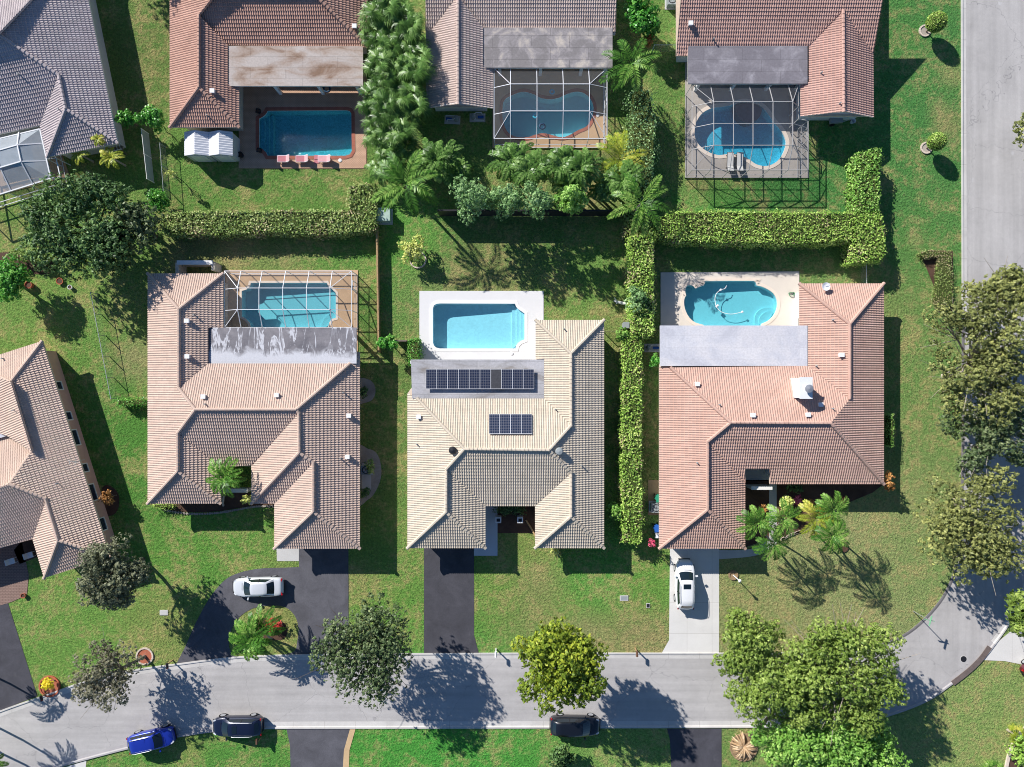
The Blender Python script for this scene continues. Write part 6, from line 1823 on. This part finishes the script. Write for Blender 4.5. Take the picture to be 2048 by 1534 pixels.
def pump(label, px, py, rz=0):
    t = thing('pool_pump', label, 'pool pump', P(px, py), rz)
    MB().box((0, 0, .04), (1.5, .8, .08)).build('base_pad', MAT['walk'], t, local=True)
    MB().lathe((-.4, 0, .08), [(.0, 0), (.24, .02), (.26, .5), (.16, .68), (.0, .74)], 14).build('filter_tank', MAT['grey_plastic'], t, local=True)
    MB().tube([(.05, 0, .25), (.6, 0, .25)], .13, 10).build('motor', MAT['blue_plastic'], t, local=True)
    MB().tube([(-.4, .0, .72), (-.1, .25, .72), (.4, .25, .72), (.5, .25, .1)], .035, 6).tube([(-.15, -.1, .3), (-.3, -.3, .3), (.6, -.32, .3), (.6, -.32, .05)], .035, 6).build('pipework', MAT['white'], t, local=True)
pump('pool pump and filter with white pipes beside the clay house porch', 1304, 696)
pump('pool pump with white pipes below the taupe gable', 955, 236)
pump('second pool pump set with white pipes below the taupe gable, closer to the fan palms', 905, 240, 3.1)
t = thing('utility_cart', 'blue white yard cart below the rose brown gable', 'cart', P(1667, 243), .1)
MB().box((0, 0, .5), (1.2, .7, .3)).build('tray', MAT['grey_plastic'], t, local=True); MB().tube([(.6, -.3, .55), (.95, -.3, .9), (.95, .3, .9), (.6, .3, .55)], .025, 6).build('handle', MAT['metal'], t, local=True)
for sg in (-1, 1): MB().tube([(-.3, sg * .38, .25), (-.3, sg * .44, .25)], .25, 14).build('wheel', MAT['dark'], t, local=True)
t = thing('bucket', 'white bucket below the rose brown gable', 'bucket', P(1703, 245))
MB().lathe((0, 0, 0), [(.0, .01), (.16, .01), (.22, .45), (.2, .45), (.15, .04), (0, .04)], 14).build('pail', MAT['white'], t, local=True)
# ladder rack behind the grey house
t = thing('ladder', 'aluminium ladder leaning on its side in the shade behind the grey house', 'ladder', P(236, 303), R(12))
for sg in (-1, 1): MB().bar((-.9, sg * .28, .9), (.9, sg * .28, 1.0), .05, .08).build('rail', MAT['white_metal'], t, local=True)
for k in range(6): MB().bar((-.75 + k * .3, -.28, .92 + k * .015), (-.75 + k * .3, .28, .92 + k * .015), .04, .03).build('rung', MAT['white_metal'], t, local=True)
t = thing('storage_rack', 'grey yard trestle carrying the ladder behind the grey house', 'trestle', P(238, 305), R(12))
for x in (-.7, .7):
    for sg in (-1, 1): MB().bar((x, sg * .4, 0), (x, sg * .15, .86), .05, .05).build('leg', MAT['grey_wood'], t, local=True)
MB().box((0, 0, .84), (1.7, .4, .05)).build('top_board', MAT['grey_wood'], t, local=True)
# electrical cabinet
t = thing('utility_box', 'pale green utility cabinet in the shade beside the hedge block', 'utility box', P(770, 434))
MB().box((0, 0, .5), (1.2, 1.15, 1.0)).build('cabinet', MAT['green_box'], t, local=True); MB().box((0, .02, 1.03), (1.28, 1.22, .06)).build('lid', MAT['green_box'], t, local=True); MB().box((0, 0, .04), (1.5, 1.5, .08)).build('base_pad', MAT['walk'], t, local=True)
# meter lids in the lawns
def lid(label, px, py, sx, sy, mat):
    t = thing('meter_box', label, 'meter box', P(px, py))
    MB().box((0, 0, .025), (sx, sy, .05)).build('rim', MAT['walk'], t, local=True); MB().box((0, 0, .055), (sx * .8, sy * .76, .012)).build('lid', MAT[mat], t, local=True)
lid('pale concrete meter box lid on the lawn west of the circular driveway', 328, 1225, .78, .5, 'walk')
lid('pale concrete meter box lid on the cream house lawn', 1248, 1196, .8, .5, 'grey_plastic')
lid('small dark meter box lid near the concrete driveway', 1296, 1211, .36, .44, 'black_metal')
# manhole
x, y, _ = P(1927, 1318)
t = thing('manhole_cover', 'round iron manhole cover in the street bend', 'manhole cover', (x, y, 0))
MB().disc((0, 0), .33, .0, .018, 24).build('frame', MAT['gutter'], t, local=True); mb = MB().disc((0, 0), .29, .01, .026, 24)
for k in range(-2, 3): mb.box((0, k * .1, .028), (.4, .025, .008))
mb.build('lid', MAT['black_metal'], t, local=True)
# mailboxes
def mailbox(label, px, py, rz, mat, post='wood', h=1.0):
    t = thing('mailbox', label, 'mailbox', P(px, py), rz)
    MB().box((0, 0, h / 2), (.1, .1, h)).build('post', MAT[post], t, local=True)
    mb = MB(); prof = [(-.1, 0), (.1, 0), (.1, .12)] + [(.1 * math.cos(a), .12 + .1 * math.sin(a)) for a in (.5, 1.05, 1.57, 2.1, 2.6)] + [(-.1, .12)]
    n = len(prof); b = [( -.12, p, h + q) for p, q in prof]; c = [(.4, p, h + q) for p, q in prof]
    for i in range(n): mb.face([b[i], b[(i + 1) % n], c[(i + 1) % n], c[i]][::-1])
    mb.face(b); mb.face(c[::-1]); mb.build('box', MAT[mat], t, local=True)
    MB().box((.3, .115, h + .2), (.03, .01, .16)).build('flag', MAT['red_lamp'], t, local=True)
mailbox('brown mailbox on a post at the kerb of the cream house lawn', 1270, 1296, R(-90), 'brown_trim')
mailbox('white square post mailbox at the kerb beside the fresh driveway', 992, 1297, R(-90), 'white', 'trim')
mailbox('dark mailbox in the yellow shrub ring', 97, 1384, R(-75), 'black_metal')
mailbox('rust brown mailbox on the south kerb behind the navy car', 522, 1474, R(90), 'brown_trim')
mailbox('grey mailbox at the kerb beside the circular driveway', 345, 1320, R(-85), 'black_metal')
# street name sign at the bend
b = Vector(P(1826, 1222)); t = thing('street_sign', 'street name post with two crossed pale green blades at the bend', 'street sign', b)
MB().tube([(0, 0, 0), (0, 0, 2.55)], .04, 8).build('pole', MAT['metal'], t, local=True)
MB().box((0, 0, 2.62), (.95, .03, .17), R(-12)).build('blade', MAT['sign_green'], t, local=True); MB().box((0, 0, 2.8), (.95, .03, .17), R(75)).build('blade', MAT['sign_green'], t, local=True)
# yard lamp
b = Vector(P(1466, 1150)); t = thing('lamp_post', 'slim white lamp post on the clay house lawn', 'lamp post', b)
MB().tube([(0, 0, 0), (0, 0, 1.75)], .045, 8).build('pole', MAT['white'], t, local=True)
MB().lathe((0, 0, 1.72), [(.0, 0), (.09, .02), (.13, .26), (.17, .28), (.05, .4), (.0, .46)], 6).build('lantern', MAT['white'], t, local=True)
# white square pillars at the cream house entry
for (px, py, lab) in ((997, 1036, 'white square planter pillar beside the painted walkway'), (1040, 1036, 'white square planter pillar further from the painted walkway')):
    t = thing('entry_pillar', lab, 'pillar', P(px, py), 0, 'entry pillars of the cream house')
    mb = MB()
    for sg in (-1, 1): mb.box((sg * .22, 0, .55), (.1, .54, 1.1)).box((0, sg * .22, .55), (.34, .1, 1.1))
    mb.build('shaft', MAT['white'], t, local=True); MB().box((0, 0, .9), (.34, .34, .04)).build('inset', MAT['black_metal'], t, local=True)
MB_ = MB().tube([P(1052,1040,.05), P(1063,1058,.1), P(1071,1072,.2)], .09, 7); tag(MB_.build('timber_pole', MAT['wood']), 'fallen timber pole beside the cream house entry wall', 'timber')
# clay pots, driftwood, cushions etc.
def pot(label, px, py, r=.3, h=.4, mat='red_clay'):
    t = thing('plant_pot', label, 'plant pot', P(px, py))
    MB().lathe((0, 0, 0), [(.0, .01), (r * .7, .01), (r, h), (r * .85, h), (r * .75, h * .8), (0, h * .8)], 14).build('pot', MAT[mat], t, local=True)
    MB().disc((0, 0), r * .74, h * .78, h * .82, 12).build('soil', MAT['mulch'], t, local=True)
pot('red clay pot on the lawn beside the leafy west edge tree', 63, 571, .36, .5)
pot('wide clay saucer pot under the big dark oak', 122, 563, .34, .25)
pot('white pot beside the clay saucer under the big dark oak', 143, 575, .22, .3, 'white')
pot('green planted pot at the sheds end of the brick deck', 484, 312, .28, .5, 'black_metal')
pot('small clay pot on the shaded entry pavers of the pink house', 50, 1190, .24, .3)
w_ = thing('driftwood', 'bleached white driftwood branch at the foot of the dividing hedge', 'driftwood', P(1245, 604))
MB().tube([P(1228,602,.1), P(1236,604,.25), P(1247,607,.3), P(1258,608,.35)], [.08, .14, .15, .08], 7).tube([P(1236,604,.25), P(1231,599,.4), P(1229,595,.5)], [.1, .06, .03], 6).tube([P(1236,604,.25), P(1232,608,.3)], [.09, .03], 6).build('branch', MAT['trim'], w_)
t = thing('stone_post', 'grey square post beside the lime shrub', 'post', P(1249, 652)); MB().box((0, 0, .5), (.5, .5, 1.0)).build('shaft', MAT['grey_plastic'], t, local=True); MB().box((0, 0, 1.03), (.58, .58, .07)).build('cap', MAT['grey_plastic'], t, local=True)
# garden bench furniture in the pink house courtyard
for (px, py, lab) in ((30, 1120, 'pale garden chair on the shaded entry pavers, nearer the frame edge'), (66, 1108, 'pale garden chair on the shaded entry pavers, nearer the eave')):
    t = thing('garden_chair', lab, 'chair', P(px, py), .3)
    MB().box((0, 0, .42), (.55, .55, .08)).build('seat', MAT['white'], t, local=True); MB().box((-.27, 0, .7), (.07, .55, .5)).build('backrest', MAT['white'], t, local=True)
    for x in (-.22, .22):
        for y in (-.22, .22): MB().box((x, y, .2), (.05, .05, .38)).build('leg', MAT['white'], t, local=True)
# stones edging the front beds
mb = MB(); rng = random.Random(4)
line = spline([P(*p) for p in [(330,1020),(380,1027),(430,1026),(470,1020),(510,1013),(548,1012)]], 10)
for i, p in enumerate(line):
    mb.box((p[0], p[1], .06), (rng.uniform(.14, .24), rng.uniform(.14, .22), .12), rng.uniform(0, 3))
tag(mb.build('stone_edging', MAT['gravel']), 'curving pale stone edging below the pinkish house front eave', 'edging')
mb = MB()
for i, p in enumerate(spline([P(*p) for p in [(1563,1078),(1580,1070),(1595,1064),(1602,1063)]], 8)):
    mb.box((p[0], p[1], .06), (rng.uniform(.16, .26), rng.uniform(.14, .2), .12), rng.uniform(0, 3))
tag(mb.build('stone_edging', MAT['ring_white']), 'short pale stone edging below the clay house palm bed', 'edging')
mb = MB(); pl_ = spline([P(*p) for p in [(2005,1600),(2012,1530),(2024,1490),(2040,1465),(2060,1445)]], 8)
for a, b in zip(pl_, pl_[1:]): mb.bar((a[0], a[1], .08), (b[0], b[1], .08), .28, .16)
tag(mb.build('bed_edging', MAT['ring_white']), 'curved white concrete edging round the corner bed at the frame edge', 'edging')
# garden ring of the variegated shrub
x, y, _ = P(836, 520); mb = MB()
for k in range(20):
    a = 2 * math.pi * k / 20; mb.box((x + .75 * math.cos(a), y + .75 * math.sin(a), .08), (.12, .25, .16), a)
tag(mb.build('stone_ring', MAT['ring_white']), 'grey stone ring around the variegated shrub', 'edging')
# storm drain lip at the bend
mb = MB(); pl_ = spline([P(*p) for p in [(1904,1366),(1925,1350),(1945,1333),(1963,1314),(1978,1293)]], 6)
for a, b in zip(pl_, pl_[1:]): mb.bar((a[0], a[1], .1), (b[0], b[1], .1), .5, .05)
tag(mb.build('storm_drain', m_plain('stained_concrete', rgb(112, 100, 96), .9, .1, .2)), 'dark stained storm drain lip along the bend kerb', 'drain')
# ------------------------------------------------------------------ light, sky, camera
SUN = Vector((-1.12, 1.15, 1.0)).normalized()
el = math.asin(SUN.z); az = math.atan2(SUN.x, SUN.y)   # clockwise from +Y
sl = bpy.data.lights.new('sun', 'SUN'); sl.energy = 5.0; sl.angle = R(0.5); sl.color = (1.0, 0.965, 0.91)
so = bpy.data.objects.new('sun', sl); COL.objects.link(so)
so.rotation_euler = SUN.to_track_quat('Z', 'Y').to_euler(); so.location = (-40, 40, 60)
wd = bpy.data.worlds.new('World'); SC.world = wd; wd.use_nodes = True
nt = wd.node_tree
sky = nt.nodes.new('ShaderNodeTexSky'); sky.sky_type = 'NISHITA'; sky.sun_disc = False
sky.ozone_density = 6.0; sky.dust_density = 0.3; sky.sun_elevation = el; sky.sun_rotation = az
bg = nt.nodes['Background']; hs = nt.nodes.new('ShaderNodeHueSaturation'); hs.inputs['Saturation'].default_value = 1.05; nt.links.new(sky.outputs[0], hs.inputs['Color']); nt.links.new(hs.outputs[0], bg.inputs['Color']); bg.inputs['Strength'].default_value = 0.075
cd = bpy.data.cameras.new('camera'); cam = bpy.data.objects.new('camera', cd); COL.objects.link(cam)
cam.location = (0, 0, HC); cam.rotation_euler = (0, 0, 0)
cd.sensor_fit = 'HORIZONTAL'; cd.angle = 2 * math.atan(1024 * S / HC); cd.clip_start = 0.5; cd.clip_end = 2000
SC.camera = cam
vs = SC.view_settings; vs.view_transform = 'Standard'; vs.look = 'None'; vs.exposure = 0.36; vs.gamma = 1.0; vs.use_curve_mapping = False
cy = SC.cycles; cy.max_bounces = 6; cy.transparent_max_bounces = 24; cy.diffuse_bounces = 3; cy.glossy_bounces = 3
cy.filter_width = 1.0
